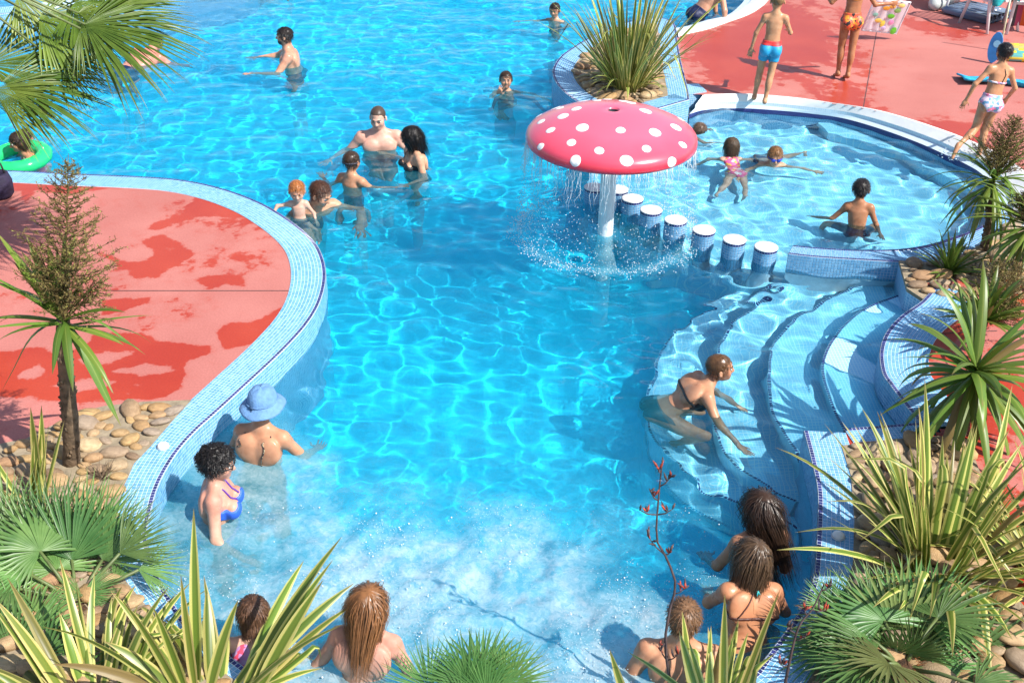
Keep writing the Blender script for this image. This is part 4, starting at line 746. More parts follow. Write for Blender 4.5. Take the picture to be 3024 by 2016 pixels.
    HB.add(rc(X(-.13,.37,.10),X(.13,.37,.10),.045*hd,.045*hd),.05*hd)
    HB.add(rc(X(-.075,.345,-.245),X(.075,.345,-.245),.035*hd,.035*hd),.03*hd); HB.add(rc(X(-.09,.395,-.262),X(.09,.395,-.262),.012*hd,.012*hd),.02*hd,'s')
    nr_=(.034 if kind=='m' else .027)*h
    if not no_head: B.add(rc(Nb-u*.02*h,X(0,-.10,-.20),nr_*1.12,nr_),.035); B.p+=HB.p[:1]; B.p[-1]=(*HB.p[0][:3],.03,'u'); B.p+=HB.p[1:]
    lo,hi=B.bounds(); F,ax=B.grid(lo,hi,vx); V,fc=snet(F,lo,vx)
    org=Pp; me=mesh('person',V-org,fc); sm=skin_mat(skin); me.materials.append(sm)
    T=np.ones((len(V),4),np.float32)
    if not no_head:
        q=(V-Hc)@HA.T/hd
        if lips: w=np.clip(1-np.sqrt((q[:,0]/.11)**2+((q[:,1]-.38)/.12)**2+((q[:,2]+.258)/.045)**2),0,1)[:,None]*1.6; w=np.clip(w,0,1); T[:,:3]*=1-w*np.array([.18,.5,.42])
        w=np.exp(-((np.abs(q[:,0])-.2)/.1)**2-((q[:,1]-.3)/.15)**2-((q[:,2]+.12)/.1)**2)[:,None]*.35; T[:,:3]*=1-w*np.array([0,.35,.3])
        if beard is not None: w=np.clip((q[:,1]-.02)*6,0,1)*np.clip((-.16-q[:,2])*12,0,1)*(q[:,2]>-.55); T[:,:3]*=(1-w*beard)[:,None]
    if burn: w=np.exp(-(((V-Nb)@u+.02)/(.07*h))**2)*burn; T[:,:3]*=1-w[:,None]*np.array([0,.42,.36])
    a=me.attributes.new('tint','FLOAT_COLOR','POINT'); a.data.foreach_set('color',T.ravel())
    o=link('person',me,[],None,True); o.location=Vector(org); tag(o,label,'person',group)
    def part(name,V,f,m,smooth=True):
        return link(name,mesh(name,V-org,f),m,o,smooth)
    def field_part(name,fn,lo,hi,m,v=vx*.8):
        n=np.ceil((hi-lo)/v).astype(int)+1; ax=[lo[i]+np.arange(n[i])*v for i in range(3)]; G=np.stack(np.meshgrid(*ax,indexing='ij'),-1); V,f=snet(fn(G).astype(np.float32),lo,v)
        if len(V): return part(name,V,f,m)
    if face and not no_head:
        eb=MB()
        for q in(-1,1):
            e=MB(); e.lathe([(.001,.05*hd),(.03*hd,.04*hd),(.05*hd,0),(.03*hd,-.04*hd),(.001,-.05*hd)],n=12,M=Matrix.Translation(X(q*.145,.345,.025)-org)); me_=e.build('eye',[M_sclera,M_eye],o,True)
            pi=[0 if (Vector(p.center)-Vector(X(q*.145,.345,.025)-org)).dot(Vector(hf))<.028*hd else 1 for p in me_.data.polygons]; me_.data.polygons.foreach_set('material_index',pi)
            bc=hair[1] if hair else (.1,.06,.04); b=MB(); b.tube([X(q*.06,.415,.115)-org,X(q*.15,.41,.14)-org,X(q*.235,.355,.11)-org],[.012*hd,.02*hd,.010*hd],5); b.build('eyebrow',hair_mat(bc),o)
    # ---- hair
    if hair and not no_head:
        st=hair[0]; col=hair[1]; L=hair[2] if len(hair)>2 else .1; hm=hair_mat(col,.28 if st in('long','wet') else .42)
        th={'buzz':.012,'short':.035,'wet':.022,'curly':.10,'long':.022,'bob':.04,'thin':.02}[st]*hd
        cr,clo,chi=ell(X(0,-.06,.13),HA,[(wide+.0)*hd+th,.42*hd+th,.375*hd+th]); nz=fbm3
        hl=hair[3] if len(hair)>3 else .29; nape=-.36 if st!='curly' else -.42
        def hsd(P):
            q=(P-Hc)@HA.T/hd; zl=np.interp(q[...,1],[-.5,-.22,-.05,.08,.2,.45],[nape-.04,nape,-.10,.02,hl-.06,hl]); reg=(zl-q[...,2])*hd*.9
            d=cr(P)-nz(P,9./hd*.22)*th*(.9 if st in('short','curly','bob') else .35); k=.02*hd; m_=np.maximum(k-np.abs(d-reg),0)/k; return np.maximum(d,reg)+m_*m_*k*.25
        HF=Field(); HF.add((hsd,clo-.02,chi+.02),.01)
        down=hair[4] if len(hair)>4 else None
        if st in('long','bob'):
            dn=nrmz(down) if down is not None else np.array([0,0,-1.]); c0=X(0,-.26,.05); c1=X(0,-.36,-.30); wd=.25*hd
            c2=c1+dn*max(L-.05,.02)
            for xx in(-.6,-.2,.2,.6): HF.add(rc(c0+hs*xx*wd,c1+hs*xx*wd,.085*hd,.075*hd),.04); HF.add(rc(c1+hs*xx*wd,c2+hs*xx*wd*.6,.065*hd,.02*hd),.04)
            for q in(-1,1): HF.add(rc(X(q*.28,-.14,.12),X(q*.25,-.20,-.30),.06*hd,.045*hd),.04)
        lo2,hi2=HF.bounds(.02); Vh,fh=snet(HF.grid(lo2,hi2,vx*.8)[0],lo2,vx*.8); allV=[Vh-org]; allF=[fh]; off=len(Vh)
        ns={'buzz':0,'short':900,'wet':420,'curly':620,'long':1100,'bob':800,'thin':200}[st]
        if ns and len(Vh):
            hr=np.random.default_rng(abs(hash(label))%1000 if False else len(label)*7+int(h*100)); top=Vh[((Vh-Hc)@HA.T/hd)[:,2]>-.30]; ri=hr.integers(0,len(top),ns); Pn=top[ri].copy()
            wh=X(.03,-.22,.5); ob=lambda Q:np.minimum(HF(Q),B(Q)); seg=9; ln={'short':.16*hd,'wet':.22*hd,'curly':.30*hd,'long':L+.35*hd,'bob':L+.2*hd,'thin':.2*hd}[st]*hr.uniform(.6,1.12,ns); path=[Pn.copy()]
            dirv=Pn-wh; hr_=hr.normal(0,.18,(ns,3)); dirv/=np.linalg.norm(dirv,axis=1)[:,None]+1e-9; dirv+=hr_
            gd=np.array(down,float) if down is not None else np.array([0,0,-1.]); ph=hr.uniform(0,6.28,ns)
            for k in range(seg):
                w=min(1,(k+1)/4) if st in('long','bob','wet') else .25
                dv=dirv*(1-w*.85)+gd*w; 
                if st=='curly': dv=dv+1.5*np.stack([np.sin(ph+k*1.6),np.cos(ph+k*1.6),.6*np.sin(ph*2+k*1.3)],1)
                
                if st in('long','bob') and k>1: lat=((Pn-Hc)@hs)[:,None]*hs; fr=np.clip((Pn-Hc)@hf+.16*hd,0,9)[:,None]*hf; dv=dv-(lat/hd)*(.85 if st=='long' else .2)-fr/hd*.9
                dv/=np.linalg.norm(dv,axis=1)[:,None]+1e-9; Pn=Pn+dv*(ln/seg)[:,None]; d=ob(Pn); e=.004; G=np.stack([ob(Pn+np.eye(3)[i]*e)-d for i in range(3)],1); G/=np.linalg.norm(G,axis=1)[:,None]+1e-9
                lift=(.003+.02*hd*hr.random(ns)*({'short':.5,'curly':1.1}.get(st,.10))); Pn=Pn+G*np.clip(lift-d,0,.03)[:,None]; path.append(Pn.copy())
            Pt=np.stack(path,1); tg=np.gradient(Pt,axis=1); view=Pt-Hc; sd_=np.cross(tg,view); sd_/=np.linalg.norm(sd_,axis=2,keepdims=True)+1e-9
            wdt={'short':.0075,'thin':.007,'wet':.008,'curly':.014,'long':.0085,'bob':.0085}[st]*hd*np.linspace(1,.15,seg+1)[None,:,None]*hr.uniform(.7,1.6,(ns,1,1)); A_=Pt-sd_*wdt; C_=Pt+sd_*wdt; Bm=Pt+nrmz3(view)*wdt*.5
            VV=np.stack([A_,Bm,C_],2).reshape(-1,3); i0=(np.arange(ns)*(seg+1)*3)[:,None]+(np.arange(seg)*3)[None]; i0=i0.reshape(-1,1)
            ff=np.concatenate([np.concatenate([i0,i0+1,i0+4,i0+3],1),np.concatenate([i0+1,i0+2,i0+5,i0+4],1)]); allV.append(VV-org); allF.append(ff+off)
        part('hair',np.concatenate(allV)+org,np.concatenate(allF),hm)
    # ---- swimwear: thin shells that follow the body
    BL=Field(); BL.p=B.p[:nb_arm]
    def cl_fn(off,region): return lambda P: np.maximum(BL(P)-off,region(P))
    for c in clothes:
        kd=c[0]; m=c[1]; lc=Pp; ctop=c[2] if len(c)>2 else .06
        if kd in('trunks','briefs'):
            ln=c[3] if len(c)>3 else .10
            def reg(P):
                q=P-Pp; z=q@u; x=np.abs(q@s); r=z-ctop*h
                tl=np.minimum(*[((P-l[0])@l[2])-ln*h+1e3*(((P-l[0])@s)*qq<-.06*h) for l,qq in zip(legs,(1,-1))]); r=np.maximum(r,tl)
                if kd=='briefs': r=np.maximum(r,((-.105*h+1.15*np.maximum(x-.028*h,0))-z)*.7)
                return r
            lo_=np.minimum.reduce([Pp-.17*h]+[l[0]+l[2]*ln*h-.1*h for l in legs]); hi_=np.maximum.reduce([Pp+.17*h]+[l[0]+l[2]*ln*h+.1*h for l in legs])
            field_part('swim_trunks' if kd=='trunks' else 'bikini_bottom',cl_fn(.007,reg),lo_,hi_,m)
        elif kd=='waistband':
            field_part('waistband',cl_fn(.010,lambda P:np.maximum((P-Pp)@u-ctop*h,(c[3]*h)-(P-Pp)@u)),Pp-.16*h,Pp+.16*h,m)
        elif kd=='band':        # strap round the chest at height ctop (share of torso), half width c[3]
            cz=Pp+u*Lt*ctop; field_part('bikini_top',cl_fn(.007,lambda P:np.abs((P-cz)@u)-c[3]),cz-.15*h-.03,cz+.15*h+.03,m)
        elif kd=='cups':
            cz=Pp+u*Lt*.66; field_part('bikini_top',cl_fn(.008,lambda P:np.maximum(np.maximum(np.abs((P-cz)@u+.01*h)+.55*np.abs(np.abs((P-cz)@s1)-.047*h)-.045*h,-((P-cz)@f1)),np.abs((P-cz)@s1)-.095*h)),cz-.15*h-.02,cz+.15*h+.02,m)
        elif kd=='suit':        # one-piece with a scooped back
            def reg(P):
                q=P-Pp; z=q@u; x=np.abs(q@s); bk=(q@f)<0; r=np.maximum(z-np.where(bk,(ctop-.10)*Lt+2.2*x,(ctop)*Lt),((-.105*h+1.0*np.maximum(x-.032*h,0))-z)*.7); st_=np.maximum(np.abs(x-.045*h)-.012*h,z-1.02*Lt); r2=np.minimum(r,np.maximum(st_,-z)); 
                tl=np.minimum(*[((P-l[0])@l[2])-.05*h for l in legs]); return np.maximum(r2,tl)
            field_part('swimsuit',cl_fn(.007,reg),Pp-.17*h-np.abs(u)*.05,Nb+.14*h,m)
        elif kd=='strap':       # tube laid on the skin through points given in torso coordinates (right, forward, share of torso height)
            pts=[]; P0=[Pp+s1*p[0]*h+f1*p[1]*h+u*p[2]*Lt for p in c[3]]
            for a_,b_ in zip(P0[:-1],P0[1:]): pts+= [a_+(b_-a_)*t for t in np.linspace(0,1,7)[:-1]]
            pts=np.array(pts+[P0[-1]])
            for _ in range(6):
                d=BL(pts); e=.004; G=np.stack([BL(pts+np.eye(3)[i]*e)-d for i in range(3)],1); G/=np.linalg.norm(G,axis=1)[:,None]+1e-9; pts=pts-G*(d-.004)[:,None]*.8
            t=MB(); t.tube([p-org for p in pts],c[2],6); t.build('strap',m,o,True)
    if goggles is not None:
        q0=lambda P:(P-Hc)@HA.T/hd; HBf=Field(); HBf.p=HB.p[:4]
        field_part('goggle_strap',lambda P:np.maximum(HBf(P)-.010-(hair is not None)*.02*hd,np.abs(q0(P)[...,2]-.02+q0(P)[...,1]*.0)*hd-.035*hd),Hc-.55*hd,Hc+.55*hd,goggles,.005)
        if face:
            for q in(-1,1): e=MB(); e.lathe([(.001,.0),(.07*hd,.0),(.10*hd,-.02*hd),(.10*hd,-.09*hd)],n=14,M=Matrix.Translation(X(q*.145,.45,.02)-org)@Vector(hf).to_track_quat('Z','Y').to_matrix().to_4x4()); e.build('goggle_lens',goggles,o,True)
    if extra: extra(o,dict(X=X,Pp=Pp,Nb=Nb,u=u,s=s,f=f,s1=s1,f1=f1,hd=hd,h=h,arms=arms,org=org,HA=HA,Hc=Hc,B=B,part=part,field_part=field_part,Lt=Lt))
    return o
def nrmz3(v): return v/(np.linalg.norm(v,axis=-1,keepdims=True)+1e-9)
_ng=np.random.default_rng(5).random((24,24,24))
def fbm3(P,sc):
    def one(Q):
        i=np.floor(Q).astype(int); t=Q-i; t=t*t*(3-2*t); r=0
        for a in(0,1):
            for b in(0,1):
                for c in(0,1): r=r+_ng[(i[...,0]+a)%24,(i[...,1]+b)%24,(i[...,2]+c)%24]*np.where(a,t[...,0],1-t[...,0])*np.where(b,t[...,1],1-t[...,1])*np.where(c,t[...,2],1-t[...,2])
        return r
    return (one(P*sc*10)+.5*one(P*sc*23))-.75

LIGHT=(.56,.33,.24); FAIR=(.60,.38,.29); TAN=(.50,.255,.15); BROWN=(.39,.19,.11); PINK=(.60,.27,.20); WARM=(.55,.31,.20)
BLK=(.012,.010,.010); DKBR=(.035,.020,.013); BROWNH=(.10,.050,.024); CHEST=(.17,.075,.03); GINGER=(.36,.13,.04); SANDY=(.22,.13,.06)
C_navy=cloth_mat((.012,.018,.07)); C_black=cloth_mat((.012,.012,.014)); C_dkgrey=cloth_mat((.05,.05,.07)); C_blue=cloth_mat((.03,.12,.65)); C_red=cloth_mat((.75,.04,.04)); C_teal=cloth_mat((.02,.33,.60)); C_purple=cloth_mat((.10,.03,.30))
C_orange=cloth_mat((.7,.12,.05),(38.,(.75,.10,.04),(.85,.30,.03),(.75,.10,.04),(.03,.02,.02)))
C_floral=cloth_mat((.5,.5,.6),(34.,(.55,.35,.55),(.12,.28,.45),(.70,.55,.65),(.65,.16,.28),(.20,.40,.48),(.72,.66,.70)))
C_pinkp=cloth_mat((.7,.2,.2),(30.,(.80,.10,.22),(.85,.12,.28),(.85,.35,.06),(.80,.10,.22),(.75,.55,.50)))
C_chain=cloth_mat((.1,.08,.06),(140.,(.03,.02,.02),(.45,.36,.22),(.05,.03,.03)))
C_pool=cloth_mat((.012,.07,.09)); C_purpink=cloth_mat((.45,.2,.4),(40.,(.42,.20,.42),(.60,.06,.12),(.40,.26,.46)))
W='pool water'
person('tall short-haired man with a bare chest standing waist deep, facing the camera',(-1.524,11.975,0.352),1.80,.245,'m',186,FAIR,('buzz',(.06,.04,.03),.02,.33),lean=(0,4),hyaw=-12,hpitch=-14,fat=1.10,burn=.25,
  armR=((-.62,.05,-.75),(-.45,-.65,-.30)),armL=((.50,-.05,-.80),(.35,-.55,-.35)),clothes=[('trunks',C_dkgrey,.05,.13)],vx=.009)
person('black-haired woman in a black bikini turning towards the tall bare-chested man',(-1.120,11.512,0.318),1.63,.225,'f',118,WARM,('long',BLK,.22,.30,(.25,.1,-1)),hyaw=0,hpitch=-12,bust=1.,
  armR=((-.15,.35,-.75),(-.75,.35,.25)),armL=((.20,-.35,-.9),(-.6,-.3,-.3)),clothes=[('cups',C_black),('band',C_black,.60,.008),('strap',C_black,.004,[(.05,.06,.72),(.05,.02,1.0),(.03,-.04,.98)]),('briefs',C_black,.02)],vx=.009)
person('boy with wet dark hair and pale goggle straps seen from behind, below the tall man',(-1.683,10.936,0.256),1.42,.215,'c',-28,TAN,('wet',DKBR),hpitch=-4,goggles=C_dkgrey,face=False,lips=False,
  armR=((.55,.35,-.6),(.75,.25,-.05)),armL=((-.55,.1,-.7),(-.3,.6,.12)),clothes=[('trunks',C_navy,.05,.14)],vx=.009)
person('brown-haired man up to his neck beside the curved coping, looking down to the right',(-1.906,10.253,0.186),1.78,.245,'m',214,WARM,('short',(.07,.03,.018),.05,.36),lean=(0,28),hyaw=32,hpitch=-26,
  armR=((-.55,-.45,-.45),(.35,-.75,.05)),armL=((.70,.05,-.42),(.15,-.55,-.62)),clothes=[('trunks',C_navy,.05,.15)],vx=.009)
person('ginger toddler held in the water, one hand on the curved coping',(-2.107,10.121,0.268),.80,.195,'c',186,FAIR,('short',GINGER,.05,.30),hpitch=-14,hyaw=4,fat=1.18,
  armR=((-.85,-.15,-.12),(-.35,-.65,-.55)),armL=((.5,.1,-.8),(.2,-.4,-.6)),legR=((-.2,-.55,-.7),(.1,-.2,-1)),legL=((.5,-.5,-.6),(.2,-.3,-1)),vx=.008,handdirR=(-.15,-.6,-.5),clothes=[('trunks',C_navy,.02,.06)])
M_hat=simple('blue cotton',(.13,.27,.50),.85,.10,30,.5,bscale=90); M_hatb=simple('dark hat cord',(.02,.06,.14),.7)
def sunhat(o,k):
    hd=k['hd']; X=k['X']; M=Matrix.Translation(Vector(X(0,-.05,.20)-k['org']))@Matrix(np.column_stack([k['HA'][0],k['HA'][1],k['HA'][2]]).tolist()).to_4x4()@Matrix.Rotation(R(14),4,'X')
    n=48; prof=[(.001,.43),(.16,.42),(.28,.37),(.365,.27),(.41,.12),(.425,.0),(.435,-.05),(.53,-.11),(.62,-.19),(.655,-.24),(.64,-.252),(.53,-.135),(.42,-.07)]; hrn=np.random.default_rng(3); b=MB(); v=[];f=[]
    for i,(r,z) in enumerate(prof):
        for j in range(n):
            a=2*math.pi*j/n; w=max(0,r-.4)*1.2; rr=r*(1+.03*math.sin(3*a+1)*(r<.4)); v.append(M@Vector((rr*math.cos(a)*hd*1.02,rr*math.sin(a)*hd*1.16,(z+w*(.16*math.sin(2*a+.6)+.07*math.sin(5*a))+(.02*math.sin(4*a+i) if r<.36 else 0))*hd)))
    for i in range(len(prof)-1):
        for j in range(n): f.append((i*n+j,(i+1)*n+j,(i+1)*n+(j+1)%n,i*n+(j+1)%n))
    b.add(v,f); ho=b.build('sun_hat',M_hat,o,True)
    c=MB(); c.tube([M@Vector((.44*hd*math.cos(a)*1.02,.44*hd*math.sin(a)*1.16,.0)) for a in np.linspace(0,2*np.pi,33)],.0045,6,0,False); c.build('hat_band',M_hat,ho,True)
    c=MB(); c.tube([M@Vector((-.06*hd,-.525*hd,-.01)),M@Vector((-.02*hd,-.56*hd,-.03)),M@Vector((.05*hd,-.68*hd,-.055))],[.006,.008,.005],6); c.tube([M@Vector((-.10*hd,-.52*hd,.005)),M@Vector((.02*hd,-.53*hd,-.005))],.009,6); c.build('hat_cord',M_hatb,ho,True)
person('woman in a blue sun hat sitting in the bubbling water with her bare back turned',(-1.671,6.304,0.378),1.64,.225,'f',-14,TAN,('wet',DKBR,.03),extra=sunhat,lean=(0,9),hpitch=-14,hyaw=-8,face=True,fat=1.06,
  armR=((.45,.30,-.85),(.1,.6,-.4)),armL=((-.40,.35,-.85),(.0,.6,-.5)),clothes=[('strap',C_chain,.0045,[(.055,-.03,.97),(.042,-.05,.8),(.020,-.05,.48)]),('strap',C_chain,.0045,[(-.055,-.03,.97),(-.062,-.05,.8),(-.085,-.03,.55)]),('band',C_chain,.46,.006),('briefs',C_black,.02)],vx=.008)
def sunglasses(o,k):
    X=k['X']; t=MB()
    for q in(-1,1):
        e=[X(q*.15+.085*math.cos(a),.44,.03+.06*math.sin(a))-k['org'] for a in np.linspace(0,2*np.pi,13)]; t.tube(e,.0032,5,0,False); t.tube([X(q*.235,.42,.05)-k['org'],X(q*.36,.2,.04)-k['org'],X(q*.37,-.02,.02)-k['org']],.003,5)
    t.tube([X(-.06,.46,.05)-k['org'],X(.06,.46,.05)-k['org']],.003,5); t.build('spectacles',C_black,o,True)
person('woman with curly black hair, glasses and a blue bikini sitting against the tiled wall',(-1.816,5.625,0.399),1.47,.222,'f',-84,LIGHT,('curly',BLK,.1,.26),lean=(0,4),hyaw=-4,hpitch=-8,bust=1.15,fat=1.22,burn=.35,extra=sunglasses,
  armR=((.06,-.42,-.9),(.45,-.15,-.35)),armL=((.25,.35,-.9),(.6,.1,-.3)),clothes=[('cups',C_blue),('strap',C_purple,.006,[(.03,.085,.74),(.034,.05,.95),(.03,-.03,1.02)]),('strap',C_purple,.006,[(-.03,.085,.74),(-.034,.05,.95),(-.03,-.03,1.02)]),('briefs',C_blue,.02)],vx=.008)
person('woman crouching in the water over the submerged steps, one arm reaching down',(1.539,7.075,0.251),1.50,.215,'f',-80,TAN,('wet',BROWNH,.06),lean=(4,50),hyaw=-10,hpitch=4,neckdir=(.50,.08,.80),
  armR=((.34,-.60,-.68),(.45,-.78,-.30)),armL=((.6,.1,-.75),(.5,-.1,-.5)),legR=((.80,-.52,-.18),(-.45,.35,-.75)),legL=((.88,.02,-.30),(-.5,.3,-.7)),clothes=[('band',C_black,.62,.010),('briefs',C_pool,.03),('cups',C_black)],bust=.9,vx=.008)
person('girl with long straight chestnut hair and a bare back at the bottom of the picture',(-0.738,4.428,0.401),1.60,.225,'f',-8,LIGHT,('long',CHEST,.27,.29,(-.12,-.35,-1)),lean=(3,14),hpitch=-10,face=True,burn=.4,
  armR=((.42,-.10,-.9),(.2,.5,-.5)),armL=((-.50,-.05,-.85),(.1,.5,-.5)),clothes=[('briefs',C_navy,.02)],vx=.007)
person('brown-haired child in a purple swimsuit half hidden behind the striped flax leaves',(-1.362,4.440,0.299),1.25,.205,'c',18,LIGHT,('bob',(.085,.042,.024),.05),lean=(18,26),hpitch=-16,
  armR=((.6,.2,-.6),(.3,.5,-.3)),armL=((-.5,.3,-.7),(.1,.6,-.3)),clothes=[('suit',C_purpink,.92)],vx=.008)
person('boy with cropped brown hair and sunlit bare shoulders beside the dry flower stalk',(0.941,4.423,0.338),1.62,.225,'m',-6,TAN,('short',(.12,.062,.03),.05,.30),lean=(0,6),hpitch=-6,face=True,
  armR=((.40,-.15,-.9),(.1,.5,-.5)),armL=((-.42,-.12,-.9),(.0,.5,-.5)),clothes=[('trunks',C_navy,.04,.14)],vx=.007)
person('girl with very long wet black hair standing by the shaded pool wall',(1.477,5.241,0.441),1.56,.22,'f',24,BROWN,('long',(.030,.016,.010),.38,.29,(.42,-.30,-1)),lean=(2,10),hpitch=-6,hyaw=10,
  armR=((.30,-.10,-.95),(-.1,.6,-.5)),armL=((-.35,.25,-.9),(-.1,.6,-.5)),clothes=[('briefs',C_black,.02),('band',C_black,.60,.008)],vx=.008)
def knot(o,k):
    b=MB(); p=k['Nb']-k['f1']*.055*k['h']-k['org']-k['u']*.01
    for a in((.012,0,-.02),(-.004,0,-.028)): b.tube([p,p+k['s1']*a[0]+k['u']*a[2]-k['f1']*.006],[.006,.003],6)
    b.build('bikini_tie',simple('turquoise tie',(.02,.40,.42),.4),o,True)
person('girl with wet brown hair leaning forward, a turquoise tie at her neck',(1.361,4.808,0.442),1.54,.22,'f',14,(.50,.23,.12),('long',(.075,.045,.026),.20,.29,(-.42,-.15,-1)),lean=(10,24),hpitch=-8,hyaw=14,extra=knot,
  armR=((.40,.25,-.85),(-.1,.6,-.4)),armL=((-.25,.5,-.8),(.1,.6,-.4)),clothes=[('briefs',C_black,.0),('band',cloth_mat((.09,.03,.02)),.62,.008),('strap',cloth_mat((.09,.03,.02)),.004,[(-.07,-.05,.64),(-.03,-.05,.85),(0,-.05,1.0)])],vx=.007)
person('bearded dark-haired man in profile, standing in the deep water with arms stretched forward',(-3.090,14.921,0.387),1.78,.235,'m',98,WARM,('short',(.016,.012,.011),.05,.31),lean=(0,8),hyaw=-6,hpitch=2,beard=.9,burn=.35,
  armR=((-.55,.45,-.40),(-.95,-.1,-.12)),armL=((-.42,-.35,-.60),(-.92,-.12,.10)),clothes=[('trunks',C_navy,.05,.15)],vx=.011)
person('sunburnt man bending over with his pink back to the camera under the palm fronds',(-4.914,15.244,0.180),1.78,.235,'m',-22,PINK,('short',(.03,.02,.015),.05),lean=(10,64),hyaw=10,hpitch=-30,burn=.3,fat=1.2,
  armR=((.75,.2,-.75),(.2,.5,-.6)),armL=((-.6,.1,-.85),(-.2,.6,-.5)),clothes=[('trunks',C_navy,.05,.15)],vx=.012)
person('boy with smooth dark hair standing neck deep with one arm stretched out',(0.562,17.371,0.151),1.36,.215,'c',150,WARM,('wet',(.028,.018,.013),.06,.24),hyaw=12,hpitch=-8,
  armR=((-.95,-.15,-.10),(-.97,-.2,-.10)),armL=((.45,-.10,-.85),(-.75,-.5,-.2)),clothes=[('trunks',C_navy,.05,.15)],vx=.011)
person('boy up to his shoulders rubbing his eye with one hand',(-0.136,14.070,0.125),1.40,.215,'c',182,WARM,('wet',DKBR,.05,.30),hpitch=6,hyaw=4,
  armR=((-.25,-.70,-.58),(.42,.12,.88)),armL=((.80,.05,-.22),(.5,-.4,-.4)),clothes=[('trunks',C_navy,.05,.15)],vx=.010)
person('dark-haired girl leaning over the green swim ring beside the coping',(-5.309,11.411,0.220),1.32,.205,'c',128,TAN,('bob',DKBR,.05,.30,(.4,.25,-1)),lean=(0,16),hpitch=-10,hyaw=0,
  armR=((-.55,.1,-.5),(-.8,-.2,-.1)),armL=((-.35,-.65,-.45),(-.85,-.35,-.25)),legR=((.1,.3,-1),(.1,.1,-1)),legL=((.1,.2,-1),(.1,.1,-1)),clothes=[('suit',C_pinkp,.9)],vx=.009)
person('bather with a sunburnt shoulder behind the girl in the green swim ring',(-5.481,11.968,0.044),1.40,.21,'c',150,PINK,('wet',DKBR),hyaw=20,
  armR=((-.4,.0,-.9),(-.3,-.4,-.5)),armL=((.4,.0,-.9),(.2,-.4,-.6)),clothes=[('trunks',C_navy,.05,.15)],vx=.010)
person('person in navy swim shorts leaning both hands on the white rim at the top edge',(3.185,17.913,0.549),1.66,.23,'m',-72,(.52,.27,.17),('short',DKBR),lean=(0,38),hpitch=-10,
  armR=((.20,-.50,-.85),(.10,-.25,-1)),armL=((.35,.20,-.9),(.15,-.15,-1)),clothes=[('trunks',C_navy,.05,.16)],vx=.011,handdirR=(.2,-.9,-.15),handdirL=(.4,-.8,-.15))
person('boy in blue swim trunks with a red waistband walking on the white rim',(3.016,13.330,1.355),1.27,.212,'c',-10,(.52,.28,.155),('buzz',SANDY,.02,.30),lean=(1,3),hyaw=6,hpitch=-6,
  armR=((.45,.25,-.85),(.1,.75,-.1)),armL=((-.42,.02,-.95),(-.14,.12,-1)),legR=((-.10,-.06,-1),(-.14,-.24,-1)),legL=((-.05,.20,-1),(-.12,-.12,-1)),clothes=[('trunks',C_teal,.015,.115),('waistband',C_red,.052,.012)],vx=.009)
person('tanned girl in an orange patterned bikini carrying a transparent air bed',(4.135,14.143,1.512),1.37,.212,'c',4,(.38,.165,.08),('long',(.05,.03,.02),.12),lean=(0,2),
  armR=((.55,-.15,-.75),(.92,.15,.05)),armL=((-.62,.15,-.75),(-.25,.85,.25)),legR=((-.02,-.06,-1),(-.04,-.16,-1)),legL=((.03,.14,-1),(.0,-.12,-1)),clothes=[('briefs',C_orange,.055),('strap',C_orange,.005,[(-.05,-.05,.62),(0,-.05,.60),(.05,-.05,.62)])],vx=.009)
person('girl in a floral bikini running from the rim with one foot splashing the edge',(5.096,11.747,1.267),1.27,.205,'c',8,(.50,.26,.14),('wet',BLK,.06),lean=(8,6),hpitch=-6,hyaw=-4,
  armR=((.45,.05,-.85),(-.05,.55,-.75)),armL=((-.62,-.15,-.70),(-.25,.15,-1)),legR=((-.10,.14,-1),(-.04,-.10,-1)),legL=((-.02,.22,-1),(-.62,-.50,-.42),(-.35,-.45,-.8)),clothes=[('briefs',C_floral,.06,.04),('band',C_floral,.56,.010),('strap',C_black,.004,[(.012,-.05,.56),(.03,-.05,.8),(.01,-.05,1.0)])],vx=.009)
person('small girl in a pink printed swimsuit floating face down with legs trailing',(2.395,11.896,0.125),1.08,.198,'c',8,LIGHT,('bob',(.06,.038,.022),.07,.30),lean=(6,60),hpitch=10,hyaw=-6,neckdir=(.05,.42,.9),
  armR=((.75,.45,-.5),(.4,.5,-.6)),armL=((-.75,.35,-.5),(-.5,.2,-.7)),legR=((-.02,-.95,-.25),(-.05,-.95,-.22)),legL=((-.36,-.90,-.22),(-.42,-.88,-.22)),clothes=[('suit',C_pinkp,.92)],vx=.009)
person('boy in blue swimming goggles and a dark armband swimming towards the camera',(2.820,11.592,0.131),1.20,.205,'c',178,WARM,('short',(.20,.10,.04),.04,.30),lean=(-12,62),hpitch=-12,neckdir=(0,-.45,.85),goggles=cloth_mat((.03,.06,.42)),
  armR=((-.75,-.30,-.35),(-.45,-.65,-.35)),armL=((.85,-.10,-.28),(.92,-.25,-.25)),legR=((.55,.8,-.2),(.6,.75,-.15)),legL=((.75,.6,-.1),(.85,.5,-.05)),clothes=[('trunks',C_navy,.05,.14)],vx=.009)
person('boy with a bare brown back sitting in the shallow pool near the low tiled wall',(3.382,10.265,0.331),1.22,.205,'c',-14,(.40,.19,.10),('short',BLK,.05,.30),lean=(-3,10),hpitch=-6,hyaw=-10,fat=1.05,
  armR=((.42,-.12,-.88),(.20,-.30,-.92)),armL=((-.6,.15,-.75),(-.45,.5,-.35)),legR=((.6,.75,-.25),(.3,.1,-.9)),legL=((-.5,.8,-.25),(-.2,.1,-.9)),clothes=[('trunks',C_navy,.05,.15)],vx=.009)
